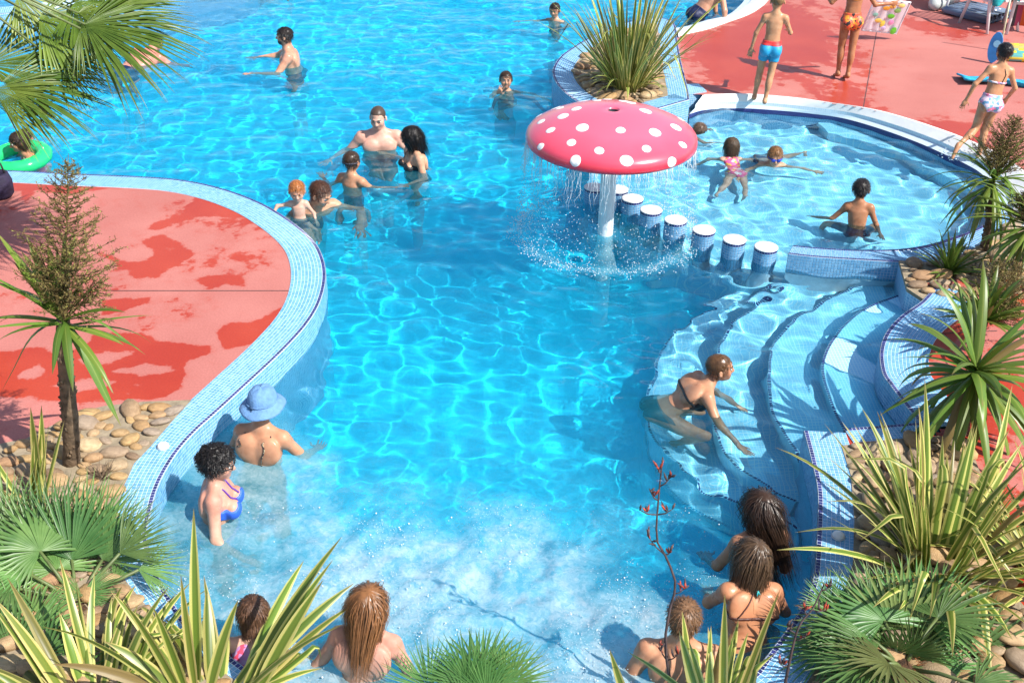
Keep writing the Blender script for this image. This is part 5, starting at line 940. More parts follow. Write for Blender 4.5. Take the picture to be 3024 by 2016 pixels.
person('swimmer just under the surface behind the red mushroom cap',(2.170,12.770,-0.039),1.15,.2,'c',-60,BROWN,('short',(.10,.06,.04)),lean=(0,86),neckdir=(.8,.5,.1),hpitch=-40,
  armR=((.6,-.3,-.5),(.8,.1,-.3)),armL=((.6,.5,-.3),(.8,.3,-.2)),legR=((-.9,-.5,-.1),(-.9,-.5,-.1)),legL=((-.8,-.55,-.2),(-.9,-.5,-.1)),vx=.012,clothes=[('trunks',C_navy,.05,.12)],face=False)
person('swimmer cut off by the top edge, splashing with pale legs behind',(-5.138,18.820,-0.002),1.6,.22,'f',95,WARM,('wet',DKBR),lean=(0,84),neckdir=(-.8,-.1,.4),
  armR=((-.8,.4,-.2),(-.9,.2,-.1)),armL=((-.8,-.5,-.2),(-.9,-.3,-.1)),legR=((.97,-.10,-.05),(.98,-.16,.05)),legL=((.95,-.22,-.12),(.97,-.20,-.02)),vx=.013,clothes=[('suit',C_purpink,.9)],face=False)

# ---------------------------------------------------------------- pebble beds: every stone is a piece of its own
def stone_mesh(seed):
    bm=bmesh.new(); bmesh.ops.create_icosphere(bm,subdivisions=2,radius=1); r=np.random.default_rng(seed); a=r.normal(0,1,(5,3)); ph=r.uniform(0,6,5)
    for v in bm.verts:
        c=np.array(v.co[:]); k=1+.09*sum(math.sin(2.1*c@a[i]+ph[i]) for i in range(5))/2; v.co=Vector(c*k)
    me=bpy.data.meshes.new('stone'); bm.to_mesh(me); bm.free(); me.polygons.foreach_set('use_smooth',[True]*len(me.polygons)); return me
def stone_mat(name,cols):
    m,nt,b=newmat(name); oi=N(nt,'ShaderNodeObjectInfo'); tc=N(nt,'ShaderNodeTexCoord'); no=N(nt,'ShaderNodeTexNoise',i_Scale=2.2,i_Detail=6.,i_Roughness=.65); nt.links.new(tc.outputs['Object'],no.inputs['Vector'])
    r=ramp(nt,[(i/(len(cols)-1),c) for i,c in enumerate(cols)]); nt.links.new(oi.outputs['Random'],r.inputs[0]); r2=ramp(nt,[(.3,(.62,.58,.52)),(.65,(1.1,1.08,1.04))]); nt.links.new(no.outputs['Fac'],r2.inputs[0])
    mx=N(nt,'ShaderNodeMix',data_type='RGBA',blend_type='MULTIPLY'); mx.inputs[0].default_value=1.; nt.links.new(r.outputs[0],mx.inputs[6]); nt.links.new(r2.outputs[0],mx.inputs[7]); nt.links.new(mx.outputs[2],b.inputs['Base Color']); b.inputs['Roughness'].default_value=.6
    n2=N(nt,'ShaderNodeTexNoise',i_Scale=14.,i_Detail=5.); nt.links.new(tc.outputs['Object'],n2.inputs['Vector']); bp=N(nt,'ShaderNodeBump',i_Strength=.3,i_Distance=.1); nt.links.new(n2.outputs['Fac'],bp.inputs['Height']); nt.links.new(bp.outputs[0],b.inputs['Normal']); return m
M_stone=stone_mat('river cobble',[(.36,.22,.10),(.44,.29,.13),(.24,.16,.10),(.50,.38,.23),(.38,.23,.10),(.30,.24,.19),(.45,.30,.16),(.33,.19,.10)])
SM=[stone_mesh(k) for k in range(9)]
for m_ in SM: m_.materials.append(M_stone)
def bed(name,poly,z,size,n,zfun=None,seed=1,elong=1.55,lift=.25,base=None,ymin=3.6):
    poly=np.array(poly); g=np.random.default_rng(seed); root=base or flat_poly(name,[tuple(p) for p in poly],z,M_mortar,kind='structure',thick=.05)
    lo,hi=poly.min(0),poly.max(0); P=[];Rr=[]
    for _ in range(n*60):
        p=lo+(hi-lo)*g.random(2); r=size*g.uniform(.5,1.4)
        if p[1]<ymin or polydist(poly,np.array([p[0]]),np.array([p[1]]))[0]<r*.75: continue
        if any(np.hypot(p[0]-c[0],p[1]-c[1])<c[2] for c in CLEAR): continue
        if P and (np.hypot(*(np.array(P)-p).T)<(np.array(Rr)+r)*.80).any(): continue
        P.append(p);Rr.append(r)
        if len(P)>=n: break
    for p,r in zip(P,Rr):
        o=bpy.data.objects.new('stone',SM[g.integers(9)]); S.collection.objects.link(o); o.parent=root
        e=g.uniform(1.15,elong); zz=z+(zfun(p) if zfun else 0); o.location=(p[0],p[1],zz+r*lift*.6); o.scale=(r*e,r/math.sqrt(e)*1.02,r*g.uniform(.42,.62)); o.rotation_euler=(g.normal(0,.12),g.normal(0,.12),g.uniform(0,3.14) if g.random()<.4 else g.normal(.3,.35)); o.cycles.is_caustics_receiver=True
    return root
CLEAR=[(*(2.029,4.037,0.200)[:2],.20),(*(-2.238,4.233,0.200)[:2],.16),(*(-2.850,5.849,0.200)[:2],.09)]
LB=[(-2.249,6.597),(-2.324,6.303),(-2.381,6.042),(-2.434,5.861),(-2.430,5.652),(-2.416,5.488),(-2.369,5.266),(-2.272,4.978),(-2.167,4.780),(-1.971,4.558),(-1.723,4.323),(-1.497,4.145),(-1.229,3.936),(-1.165,3.218),(-2.828,3.186),(-4.098,5.749),(-3.616,5.925),(-3.378,6.042),(-3.229,6.105),(-3.130,6.233),(-2.986,6.419),(-2.833,6.503),(-2.577,6.565)]
bed('pebble_bed',LB,DECK+.012,.062,330,seed=4)
RB=[(2.228,6.187),(2.211,5.859),(2.124,5.419),(2.014,5.021),(1.836,4.614),(1.702,4.325),(1.510,4.054),(1.319,3.750),(1.662,3.274),(2.856,3.298),(2.948,4.416),(2.867,4.821),(2.987,5.304),(3.032,5.594),(3.083,6.047),(3.093,6.292),(2.914,6.317),(2.567,6.267)]
def mound(p): d=np.hypot(p[0]-2.75,p[1]-4.95); return .10*math.exp(-(d/.6)**2)
bed('pebble_bed',RB,DECK+.012,.075,260,seed=9,zfun=mound)
bed('pebble_bed',[tuple(p) for p in II[::5]],.308,.075,150,seed=12,ymin=8,base=S.objects['planter_bed'])
UB=[(3.421,9.007),(3.649,8.982),(3.881,9.041),(4.192,9.271),(4.516,9.602),(4.840,10.000),(5.467,10.675),(6.278,10.710),(5.103,8.158),(4.163,8.234),(3.791,8.258),(3.591,8.311),(3.418,8.304),(3.339,8.485)]
ub=flat_poly('planting_bed',[tuple(p) for p in UB],.195,M_mortar,kind='structure',thick=.03); flat_poly('bed_wall',[tuple(p) for p in UB],.164,M_mos,ub,thick=1.3)
bed('planting_bed',UB,.20,.07,150,seed=15,base=ub)
# ---------------------------------------------------------------- leaves
def leaf_mat(name,kind):
    m,nt,b=newmat(name); oi=N(nt,'ShaderNodeObjectInfo'); uv=N(nt,'ShaderNodeUVMap'); sp=N(nt,'ShaderNodeSeparateXYZ'); nt.links.new(uv.outputs[0],sp.inputs[0])
    ab=N(nt,'ShaderNodeMath',operation='SUBTRACT'); ab.inputs[1].default_value=.5; nt.links.new(sp.outputs[0],ab.inputs[0]); a2=N(nt,'ShaderNodeMath',operation='ABSOLUTE'); nt.links.new(ab.outputs[0],a2.inputs[0])
    tc=N(nt,'ShaderNodeTexCoord'); no=N(nt,'ShaderNodeTexNoise',i_Scale=9.,i_Detail=4.); nt.links.new(tc.outputs['Object'],no.inputs['Vector'])
    if kind=='flax':            # cream margins, green centre with fine streaks
        wv=N(nt,'ShaderNodeTexNoise',i_Scale=1.,i_Detail=2.); mp=N(nt,'ShaderNodeMapping'); mp.inputs['Scale'].default_value=(34,1.5,1); nt.links.new(uv.outputs[0],mp.inputs[0]); nt.links.new(mp.outputs[0],wv.inputs['Vector'])
        ad=N(nt,'ShaderNodeMath',operation='MULTIPLY_ADD'); ad.inputs[1].default_value=.16; nt.links.new(wv.outputs['Fac'],ad.inputs[0]); nt.links.new(a2.outputs[0],ad.inputs[2])
        r=ramp(nt,[(.0,(.15,.22,.03)),(.28,(.12,.19,.03)),(.34,(.24,.29,.05)),(.38,(.52,.49,.14)),(.58,(.58,.53,.18))]); nt.links.new(ad.outputs[0],r.inputs[0])
    elif kind=='cord': r=ramp(nt,[(.0,(.22,.28,.06)),(.07,(.12,.20,.03)),(.5,(.10,.185,.025))]); nt.links.new(a2.outputs[0],r.inputs[0])
    elif kind=='fan': r=ramp(nt,[(.25,(.06,.16,.04)),(.75,(.16,.30,.085))]); nt.links.new(no.outputs['Fac'],r.inputs[0])
    else: r=ramp(nt,[(.25,(.06,.12,.012)),(.75,(.15,.23,.03))]); nt.links.new(no.outputs['Fac'],r.inputs[0])
    tip=N(nt,'ShaderNodeMapRange',i_From_Min=.86,i_From_Max=1.0); nt.links.new(sp.outputs[1],tip.inputs['Value']); tm=N(nt,'ShaderNodeMath',operation='MULTIPLY'); tm.inputs[1].default_value=.75; nt.links.new(tip.outputs[0],tm.inputs[0])
    mx=N(nt,'ShaderNodeMix',data_type='RGBA'); nt.links.new(tm.outputs[0],mx.inputs[0]); nt.links.new(r.outputs[0],mx.inputs[6]); mx.inputs[7].default_value=(.24,.15,.06,1)
    hv=N(nt,'ShaderNodeHueSaturation'); vr=N(nt,'ShaderNodeMapRange',i_To_Min=.7,i_To_Max=1.35); nt.links.new(oi.outputs['Random'],vr.inputs['Value']); nt.links.new(vr.outputs[0],hv.inputs['Value']); hr_=N(nt,'ShaderNodeMapRange',i_To_Min=.475,i_To_Max=.515); m7=N(nt,'ShaderNodeMath',operation='FRACT'); m8=N(nt,'ShaderNodeMath',operation='MULTIPLY'); m8.inputs[1].default_value=7.3; nt.links.new(oi.outputs['Random'],m8.inputs[0]); nt.links.new(m8.outputs[0],m7.inputs[0]); nt.links.new(m7.outputs[0],hr_.inputs['Value']); nt.links.new(hr_.outputs[0],hv.inputs['Hue']); nt.links.new(mx.outputs[2],hv.inputs['Color'])
    
    dm=N(nt,'ShaderNodeMath',operation='FRACT'); d1=N(nt,'ShaderNodeMath',operation='MULTIPLY'); d1.inputs[1].default_value=23.7; nt.links.new(oi.outputs['Random'],d1.inputs[0]); nt.links.new(d1.outputs[0],dm.inputs[0]); gt=N(nt,'ShaderNodeMapRange',i_From_Min=.90,i_From_Max=.97,i_To_Max=.85); nt.links.new(dm.outputs[0],gt.inputs['Value']); hb=N(nt,'ShaderNodeMix',data_type='RGBA'); nt.links.new(gt.outputs[0],hb.inputs[0]); nt.links.new(hv.outputs[0],hb.inputs[6]); hb.inputs[7].default_value=(.20,.125,.05,1); hv=hb
    hvo=hb.outputs[2]; nt.links.new(hvo,b.inputs['Base Color']); b.inputs['Roughness'].default_value=.38; b.inputs['Specular IOR Level'].default_value=.45
    out=nt.nodes['Material Output']; tl=N(nt,'ShaderNodeBsdfTranslucent'); nt.links.new(hvo,tl.inputs['Color']); ms=N(nt,'ShaderNodeMixShader'); ms.inputs[0].default_value=.28; nt.links.new(b.outputs[0],ms.inputs[1]); nt.links.new(tl.outputs[0],ms.inputs[2]); nt.links.new(ms.outputs[0],out.inputs['Surface']); return m
M_flax=leaf_mat('striped flax leaf','flax'); M_cord=leaf_mat('cabbage palm leaf','cord'); M_fan=leaf_mat('fan palm leaf','fan'); M_wash=leaf_mat('tall palm leaf','wash')
M_stalk=simple('green stalk',(.12,.16,.05),.5,.2,12); M_bark=simple('palm bark',(.15,.10,.06),.95,.3,18,.9,bscale=40); M_fibre=simple('orange palm fibre',(.30,.10,.03),.95,.35,40,.8); M_fibre2=simple('shaggy palm trunk',(.10,.045,.018),.95,.35,30,.9); M_pan=simple('olive flower sprays',(.15,.105,.032),.8,.35,30); M_pan2=simple('yellow-green buds',(.24,.21,.05),.8,.3,40); M_dry=simple('dry flax stalk',(.07,.045,.045),.75,.3,12); M_pod=simple('red-orange flower',(.34,.045,.02),.6,.4,40)
def strap_mesh(pts,wid,fold,side0,name='leaf',n=9,twist=0.,uvtip=True):
    pts=[Vector(p) for p in pts]; # smooth the polyline
    C=resample3(np.array([p[:] for p in pts]),n); v=[];f=[];uv=[]; sd=Vector(side0).normalized()
    for i in range(n+1):
        t=i/n; tg=Vector(C[min(i+1,n)]-C[max(i-1,0)]).normalized(); s=(sd-tg*sd.dot(tg)).normalized(); sd=s; up=s.cross(tg)
        if twist: q=Quaternion(tg,twist*t); s=q@s; up=q@up
        w=wid*(min(1,.55+2.2*t)*(1-max(0,(t-.35)/.65)**2.1)); w=max(w,wid*.02); c=Vector(C[i])
        for k,a in enumerate((-1,-.5,0,.5,1)): v.append(c+s*(a*w)+up*(abs(a)*w*fold*(1-.5*t))); uv.append(((a+1)/2,t))
    for i in range(n):
        for k in range(4): q=i*5+k; f.append((q,q+1,q+6,q+5))
    me=mesh(name,[tuple(p) for p in v],f); ul=me.uv_layers.new(name='UVMap'); vi=np.empty(len(me.loops),int); me.loops.foreach_get('vertex_index',vi); ul.data.foreach_set('uv',np.array(uv)[vi].ravel()); me.polygons.foreach_set('use_smooth',[True]*len(me.polygons)); return me
def resample3(P,n):
    Q=np.vstack([2*P[0]-P[1],P,2*P[-1]-P[-2]]); out=[]
    for i in range(1,len(Q)-2):
        t=np.linspace(0,1,14,endpoint=False)[:,None]; a,b,c,d=Q[i-1],Q[i],Q[i+1],Q[i+2]; out.append(.5*((2*b)+(-a+c)*t+(2*a-5*b+4*c-d)*t**2+(-a+3*b-3*c+d)*t**3))
    out.append(Q[-2][None]); C=np.vstack(out); L=np.r_[0,np.cumsum(np.linalg.norm(np.diff(C,axis=0),axis=1))]; s=np.linspace(0,L[-1],n+1); return np.stack([np.interp(s,L,C[:,k]) for k in range(3)],1)
def arch(az,el,L,droop,kink=None):  # leaf midrib from the origin: azimuth, elevation at the base, length, downward bend
    p=np.zeros(3); out=[p.copy()]; n=7
    for i in range(n):
        t=(i+.5)/n; e=el-droop*(t**1.7 if kink is None else (0 if t<kink else 1)); e=max(e,R(-85)); p=p+L/n*np.array([math.cos(az)*math.cos(e),math.sin(az)*math.cos(e),math.sin(e)]); out.append(p.copy())
    return out
def put_leaf(root,me,mat,loc=(0,0,0),name='leaf'):
    me.materials.append(mat); o=bpy.data.objects.new(name,me); S.collection.objects.link(o); o.parent=root; o.location=loc; return o
def to_local(root,p): return np.array(p)-np.array(root.location)
def flax(loc,label,n,L,wid,seed,el=(38,86),droop=(.15,1.0),azs=None,spread=.10,group='striped flax clumps',extra=()):
    root=empty('flax_plant',loc); tag(root,label,'plant',group); g=np.random.default_rng(seed)
    for i in range(n):
        az=g.uniform(0,2*np.pi) if azs is None else R(g.uniform(*azs[g.integers(len(azs))])); e=R(g.uniform(*el)); l=L*g.uniform(.55,1.08); r0=spread*g.random()**.5; b=(r0*math.cos(az),r0*math.sin(az),-.02)
        d=g.uniform(*droop)*(1.35-e/1.6); k=g.uniform(.55,.8) if g.random()<.17 else None
        me=strap_mesh(arch(az+g.normal(0,.12),e,l,d if k is None else g.uniform(1.2,2.0),k),wid*g.uniform(.65,1.15)*.5,g.uniform(.25,.6),(-math.sin(az),math.cos(az),0),twist=g.normal(0,.35)); put_leaf(root,me,M_flax,b)
    for tip,base,w,bend in extra:      # leaves one can follow one by one in the picture
        a=to_local(root,base); c=to_local(root,tip); dv=c-a; az=math.atan2(dv[1],dv[0]); mid=(a+c)/2+np.array([0,0,bend]); me=strap_mesh([a,a+(mid-a)*.5+np.array([0,0,bend*.25]),mid,mid+(c-mid)*.5+np.array([0,0,bend*.25]),c],w*.5,.3,(1,-.25,.0) if abs(dv[0])<abs(dv[2])*1.2 else (-math.sin(az),math.cos(az),.2),n=12); put_leaf(root,me,M_flax)
    return root
def cordyline(loc,top,label,n,L,wid,seed,pan=None,el=(-35,80),droop=(.3,1.2),trunk_r=.035,group='cabbage palms',azs=None,extra=(),shag=0):
    root=empty('cabbage_palm',loc); tag(root,label,'palm',group); g=np.random.default_rng(seed); T=to_local(root,top)
    tb=MB(); k=14; pts=[np.array([0,0,-.03])+(T-np.array([0,0,-.03]))*t+np.array([.012*math.sin(5*t),.01*math.sin(7*t+1),0]) for t in np.linspace(0,1,k)]; tb.tube([tuple(p) for p in pts],[trunk_r*(1.25-.35*t)*(1+.06*math.sin(9*i)) for i,t in enumerate(np.linspace(0,1,k))],10)
    for i in range(70):
        t=g.random(); p=pts[int(t*(k-1))]; a=g.uniform(0,6.28); r=trunk_r*(1.2-.35*t); tb.box((0,0,0),(.010,.005,.014),Matrix.Translation((p[0]+r*math.cos(a),p[1]+r*math.sin(a),p[2]+g.normal(0,.02)))@Matrix.Rotation(a,4,'Z')@Matrix.Rotation(.5,4,'Y'))
    tb.build('trunk',M_bark,root,True)
    for i in range(n):
        u=i/n; az=i*2.39996+g.normal(0,.2) if azs is None else R(g.uniform(*azs[g.integers(len(azs))])); e=R(el[1]+(el[0]-el[1])*u**.8)+g.normal(0,.12); l=L*g.uniform(.75,1.1)
        me=strap_mesh(arch(az,e,l,g.uniform(*droop)*(1.2-.5*abs(e))),wid*g.uniform(.7,1.1)*.5,.45,(-math.sin(az),math.cos(az),0),twist=g.normal(0,.3)); put_leaf(root,me,M_cord,tuple(T+np.array([0,0,.10*(1-u)-.05])))
    for tip,w,bend in extra:
        a=T; c=to_local(root,tip); mid=(a+c)/2+np.array([0,0,bend]); dv=c-a; az=math.atan2(dv[1],dv[0]); me=strap_mesh([a,(a+mid)/2+np.array([0,0,bend*.3]),mid,(mid+c)/2,c],w*.5,.35,(-math.sin(az),math.cos(az),.15),n=12); put_leaf(root,me,M_cord)
    for pn in(pan or ()):
        panicle(root,T,*pn,g)
    return root
def panicle(root,T,tip,R0,nb,g,mat=0):
    tip=to_local(root,tip); ax=tip-T; L=np.linalg.norm(ax); ax/=L; b=MB(); fl=MB(); b.tube([tuple(T+ax*L*t) for t in(0,.3,.6,.85,1)],[.009,.007,.005,.003,.0015],6)
    o1=nrmz(np.cross(ax,[1,.3,.2])); o2=np.cross(ax,o1)
    for i in range(nb):
        t=.10+.84*(i/nb)**.9; a=i*2.4; r=R0*(1-t)**.85*g.uniform(.40,1.25)+.02; d=o1*math.cos(a)+o2*math.sin(a); p0=T+ax*L*t; p1=p0+d*r*.55+ax*r*.22; p2=p0+d*r+ax*r*.52; b.tube([tuple(p0),tuple(p1),tuple(p2)],[.0035,.0025,.001],4,cap=False)
        for k in range(max(8,int(r*130))):
            s=g.uniform(.15,1); q=p0+(p1-p0)*min(1,s*2) if s<.5 else p1+(p2-p1)*(s*2-1); dd=nrmz(d*.55+ax*.5+g.normal(0,.55,3)); l=g.uniform(.02,.055)*(1.1-.5*t); e=q+dd*l; w=nrmz(np.cross(dd,g.normal(0,1,3)))*.0026
            fl.add([tuple(q-w),tuple(q+w),tuple(e)],[(0,1,2)],0)
            for z in range(3): c=q+dd*l*g.uniform(.2,1)+g.normal(0,.003,3); w2=g.normal(0,.0042,(3,3)); fl.add([tuple(c+w2[0]),tuple(c+w2[1]),tuple(c+w2[2])],[(0,1,2)],1 if g.random()<.45 else 0)
    st=b.build('flower_stem',M_pan,root); o=fl.build('flower_spray',[M_pan,M_pan2],st); tag(o,kind='stuff')
def frond(root,base,hub,axis,normal,Lb,mat,n=30,spread=250,droop=.25,name='frond',split=.42,g=rnd,petw=.011):
    base=to_local(root,base); hub=to_local(root,hub); ax=nrmz(axis); nn=nrmz(np.asarray(normal,float)-ax*np.dot(normal,ax)); sd=np.cross(ax,nn); mb=MB(); uv=[]
    mid=(base+hub)/2+np.array([0,0,.06*np.linalg.norm(hub-base)]); mb.tube([tuple(base),tuple(mid),tuple(hub)],[petw*1.3,petw,petw*.8],6,mi=1); v=[];f=[];uvs=[[.5,.2]]*len(mb.v)
    da=R(spread)/n
    for i in range(n):
        a=-R(spread)/2+da*(i+.5)+g.gauss(0,.02); d=ax*math.cos(a)+sd*math.sin(a); q=-ax*math.sin(a)+sd*math.cos(a); L=Lb*(.74+.26*math.cos(a*.62))*g.uniform(.88,1.06); st=[.0,.18,split,.7,.88,1.]; dz=droop*g.uniform(.6,1.4); tw=g.gauss(0,.12); n0=len(mb.v)+len(v)
        for t in st:
            r=L*t; w=min(r*math.tan(da/2)*1.02,L*split*math.tan(da/2)*1.02*(1 if t<=split else max(.03,1-((t-split)/(1-split))**1.35))); c=hub+d*r*(1-.12*dz*t*t)+nn*(.10*L*t-dz*L*t*t*.55)-np.array([0,0,1.])*dz*L*max(0,t-.45)**2*.9
            qq=q*math.cos(tw*t)+nn*math.sin(tw*t); fold=.55*w
            for s,z in((-1,1),(0,0),(1,1)): v.append(tuple(c+qq*(s*w)+nn*(z*fold))); uvs.append([(s+1)/2,t])
        for k in range(len(st)-1):
            for j in(0,1): b=n0+k*3+j; f.append((b,b+1,b+4,b+3))
    nb=len(mb.v); mb.v+=v; mb.f+=f; mb.m+=[0]*len(f); o=mb.build(name,[mat,M_stalk],root,True); me=o.data; ul=me.uv_layers.new(name='UVMap'); vi=np.empty(len(me.loops),int); me.loops.foreach_get('vertex_index',vi); ul.data.foreach_set('uv',np.array(uvs)[vi].ravel()); return o
def fan_palm(loc,top,label,fr,seed,Lb=.4,tr=.07,mat=None,group='low fan palms',auto=0,autoL=(.25,.5),azr=(0,360),elr=(-10,70)):
    root=empty('fan_palm',loc); tag(root,label,'palm',group); g=random.Random(seed); T=to_local(root,top); tb=MB(); tb.tube([(0,0,-.05),tuple(T*.5),tuple(T),tuple(T+np.array([0,0,.05]))],[tr*1.1,tr*1.15,tr,tr*.4],12); trunk=tb.build('trunk',M_fibre2,root,True)
    fb=MB(); gg=np.random.default_rng(seed)
    for i in range(520):
        a=gg.uniform(0,6.28); z=gg.uniform(-.14,.07); p=T+np.array([tr*math.cos(a),tr*math.sin(a),z]); d=np.array([math.cos(a)*.7,math.sin(a)*.7,gg.uniform(-.5,.9)])*gg.uniform(.03,.09); w=nrmz(np.cross(d,gg.normal(0,1,3)))*.003; fb.add([tuple(p-w),tuple(p+w),tuple(p+d)],[(0,1,2)])
    tag(fb.build('fibre',M_fibre,root),kind='stuff')
    top=np.array(top)
    for hub,axis,normal,L,spread,dr in fr: frond(root,tuple(top),hub,axis,normal,L,mat or M_fan,spread=spread,droop=dr,g=g,**({'n':40,'split':.52} if mat else {}))
    for i in range(auto):
        az=R(azr[0]+(azr[1]-azr[0])*((i*.618+.1)%1)); e=R(g.uniform(*elr)); l=g.uniform(*autoL); d=np.array([math.cos(az)*math.cos(e),math.sin(az)*math.cos(e),math.sin(e)]); hub=top+d*l; axd=nrmz(d+np.array([0,0,-.35])); frond(root,tuple(top),tuple(hub),axd,np.array([0,0,1.])+.3*d,Lb*g.uniform(.8,1.05),mat or M_fan,spread=g.uniform(200,280),droop=g.uniform(.1,.4),g=g)
    return root
UPV=(0,-.35,1.)
# ---- the plants of the picture
flax((1.328,13.235,0.310),'big striped flax clump in the cobbled planter behind the mushroom fountain',150,1.42,.042,31,el=(45,88),droop=(.1,.7),spread=.16)
a_=S.objects['flax_plant']; g_=np.random.default_rng(8)
for i in range(34):             # skirt of short arching leaves
    az=g_.uniform(0,6.28); me=strap_mesh(arch(az,R(g_.uniform(35,60)),g_.uniform(.4,.75),g_.uniform(1.2,2.0)),.019,.35,(-math.sin(az),math.cos(az),0)); put_leaf(a_,me,M_flax,(.1*math.cos(az),.1*math.sin(az),0))
flax((2.464,4.929,0.250),'large striped flax clump in the right bed, arching over the tiled coping',95,1.02,.050,32,el=(28,84),droop=(.15,.95),spread=.15,
  extra=[((1.601,4.890,0.550),(2.411,5.001,0.250),.05,.12),((1.748,4.916,0.750),(2.385,5.001,0.250),.05,.16),((2.155,5.514,0.950),(2.371,5.038,0.250),.05,.06),((2.668,5.325,1.000),(2.551,5.005,0.250),.055,.05),((3.023,5.745,1.000),(2.795,5.163,0.250),.05,.02),((2.959,5.324,0.900),(2.577,4.969,0.250),.05,.08)])
flax((-1.447,3.931,0.200),'striped flax clump in the lower left corner in front of the bathers',26,.72,.066,33,el=(12,62),droop=(.2,1.0),azs=[(110,215),(90,200),(20,60)],spread=.25,
  extra=[((-1.532,4.283,1.150),(-1.562,4.025,0.250),.065,.02),((-0.809,4.211,1.050),(-1.319,3.974,0.250),.055,.05),((-0.839,4.101,1.000),(-1.284,3.960,0.250),.05,.04),((-0.877,4.013,0.950),(-1.248,3.947,0.250),.07,.03),((-1.282,3.982,0.850),(-1.487,3.942,0.250),.06,.03),((-2.212,3.883,0.750),(-1.653,3.910,0.250),.06,.10),((-1.862,4.020,0.800),(-1.610,3.911,0.250),.06,.06),((-1.619,4.193,0.800),(-1.552,3.940,0.250),.055,.03),((-1.743,4.082,0.700),(-1.596,3.939,0.250),.06,.05),((-0.789,3.982,0.700),(-1.345,3.890,0.250),.04,.06)])
flax((-2.974,5.473,0.200),'small upright striped flax clump among the cobbles at the left edge',9,.62,.055,34,el=(60,86),droop=(.05,.4),spread=.1,extra=[((-2.934,5.695,0.750),(-2.947,5.599,0.220),.06,.0),((-2.877,5.720,0.750),(-2.933,5.622,0.220),.055,.0)])
fl=flax((1.035,3.849,0.200),'striped flax clump at the bottom edge below the bathers on the right',15,.42,.042,35,el=(45,86),droop=(.1,.6),azs=[(40,140),(20,160)],spread=.3,
  extra=[((0.580,3.913,0.620),(0.944,3.995,0.220),.05,.02),((1.038,4.025,0.900),(1.082,3.887,0.220),.045,.0),((1.326,4.115,0.850),(1.156,3.944,0.220),.035,.02),((0.821,3.925,0.750),(0.981,3.940,0.220),.055,.0),((0.870,3.913,0.700),(1.014,3.941,0.220),.045,.0),((0.983,3.927,0.600),(1.017,3.886,0.220),.05,.0),((0.511,4.040,0.500),(0.626,3.877,0.220),.045,.0)])
def flower_stalk(root,pts,brs,label=None):
    b=MB(); P_l=[tuple(to_local(root,p)) for p in pts]; C=resample3(np.array(P_l),18); b.tube([tuple(c) for c in C],list(np.linspace(.009,.0035,19)),7); st=b.build('flower_stalk',M_dry,root,True); pods=MB(); g=np.random.default_rng(len(brs)*5)
    for t,d in brs:
        c=C[int(t*18)]; d=np.array(d); e=c+d; m=MB(); m.tube([tuple(c),tuple(c+d*.5+np.array([0,0,-.012])),tuple(e)],[.004,.0035,.002],5); m.build('flower_branch',M_dry,st,True)
        for k in range(5):
            q=c+d*g.uniform(.45,1.05); w=nrmz(g.normal(0,.6,3)+np.array([0,0,1.2])); l=g.uniform(.025,.055); pods.tube([tuple(q),tuple(q+w*l*.5),tuple(q+w*l)],[.003,.0065,.0015],6,mi=0 if g.random()<.45 else 1)
    o=pods.build('flower_bud',[M_pod,M_dry],st,True); tag(o,kind='stuff')
YB=4.35
flower_stalk(fl,[(0.867,4.100,0.099),(0.807,4.150,0.424),(0.818,4.200,0.616),(0.836,4.220,0.774),(0.774,4.250,0.932),(0.726,4.270,1.025),(0.720,4.300,1.259),(0.725,4.330,1.471)],[(.97,(-.02,0,.03)),(.93,(.05,0,.06)),(.86,(-.045,0,.06)),(.80,(.075,0,.04)),(.78,(-.09,0,.03)),(.66,(-.09,.02,.10)),(.62,(.03,0,.03)),(.45,(.05,0,.04)),(.18,(-.05,0,.11)),(.20,(.06,0,.05))])
flower_stalk(fl,[(1.407,4.000,0.226),(1.408,4.020,0.329),(1.445,4.100,0.596),(1.518,4.150,0.697),(1.566,4.200,0.810)],[(.95,(.04,0,.03)),(.8,(.07,0,.0)),(.75,(-.02,0,.05)),(.6,(-.05,.02,.04)),(.5,(.05,0,.03)),(.3,(-.05,0,.02))])
cordyline((-2.850,5.849,0.200),(-2.635,5.750,1.338),'cabbage palm with a tall olive flower plume rising over the left red deck',26,.52,.045,41,pan=[((-2.480,5.900,2.322),.36,120),((-2.697,5.750,1.834),.18,40),((-2.359,5.800,1.592),.18,40),((-2.374,5.600,1.914),.16,30)],el=(-10,70),droop=(.2,.9),azs=[(100,260),(150,210),(60,130),(-60,30)],trunk_r=.045,
  extra=[((-2.341,5.550,0.725),.06,.06),((-2.515,5.400,1.066),.055,.04),((-3.049,5.600,0.906),.05,.12),((-2.172,5.700,1.137),.02,.10),((-2.636,5.450,1.150),.05,.05),((-2.939,5.800,1.887),.08,.02),((-2.881,5.800,1.695),.08,.03),((-2.658,5.800,1.810),.075,.0),((-3.005,5.700,1.632),.07,.05),((-2.819,5.900,1.814),.06,.0)])
cordyline((3.083,6.353,0.200),(3.074,6.350,0.698),'cabbage palm with glossy drooping leaves over the round steps',66,.70,.072,42,el=(-50,62),droop=(.35,1.3))
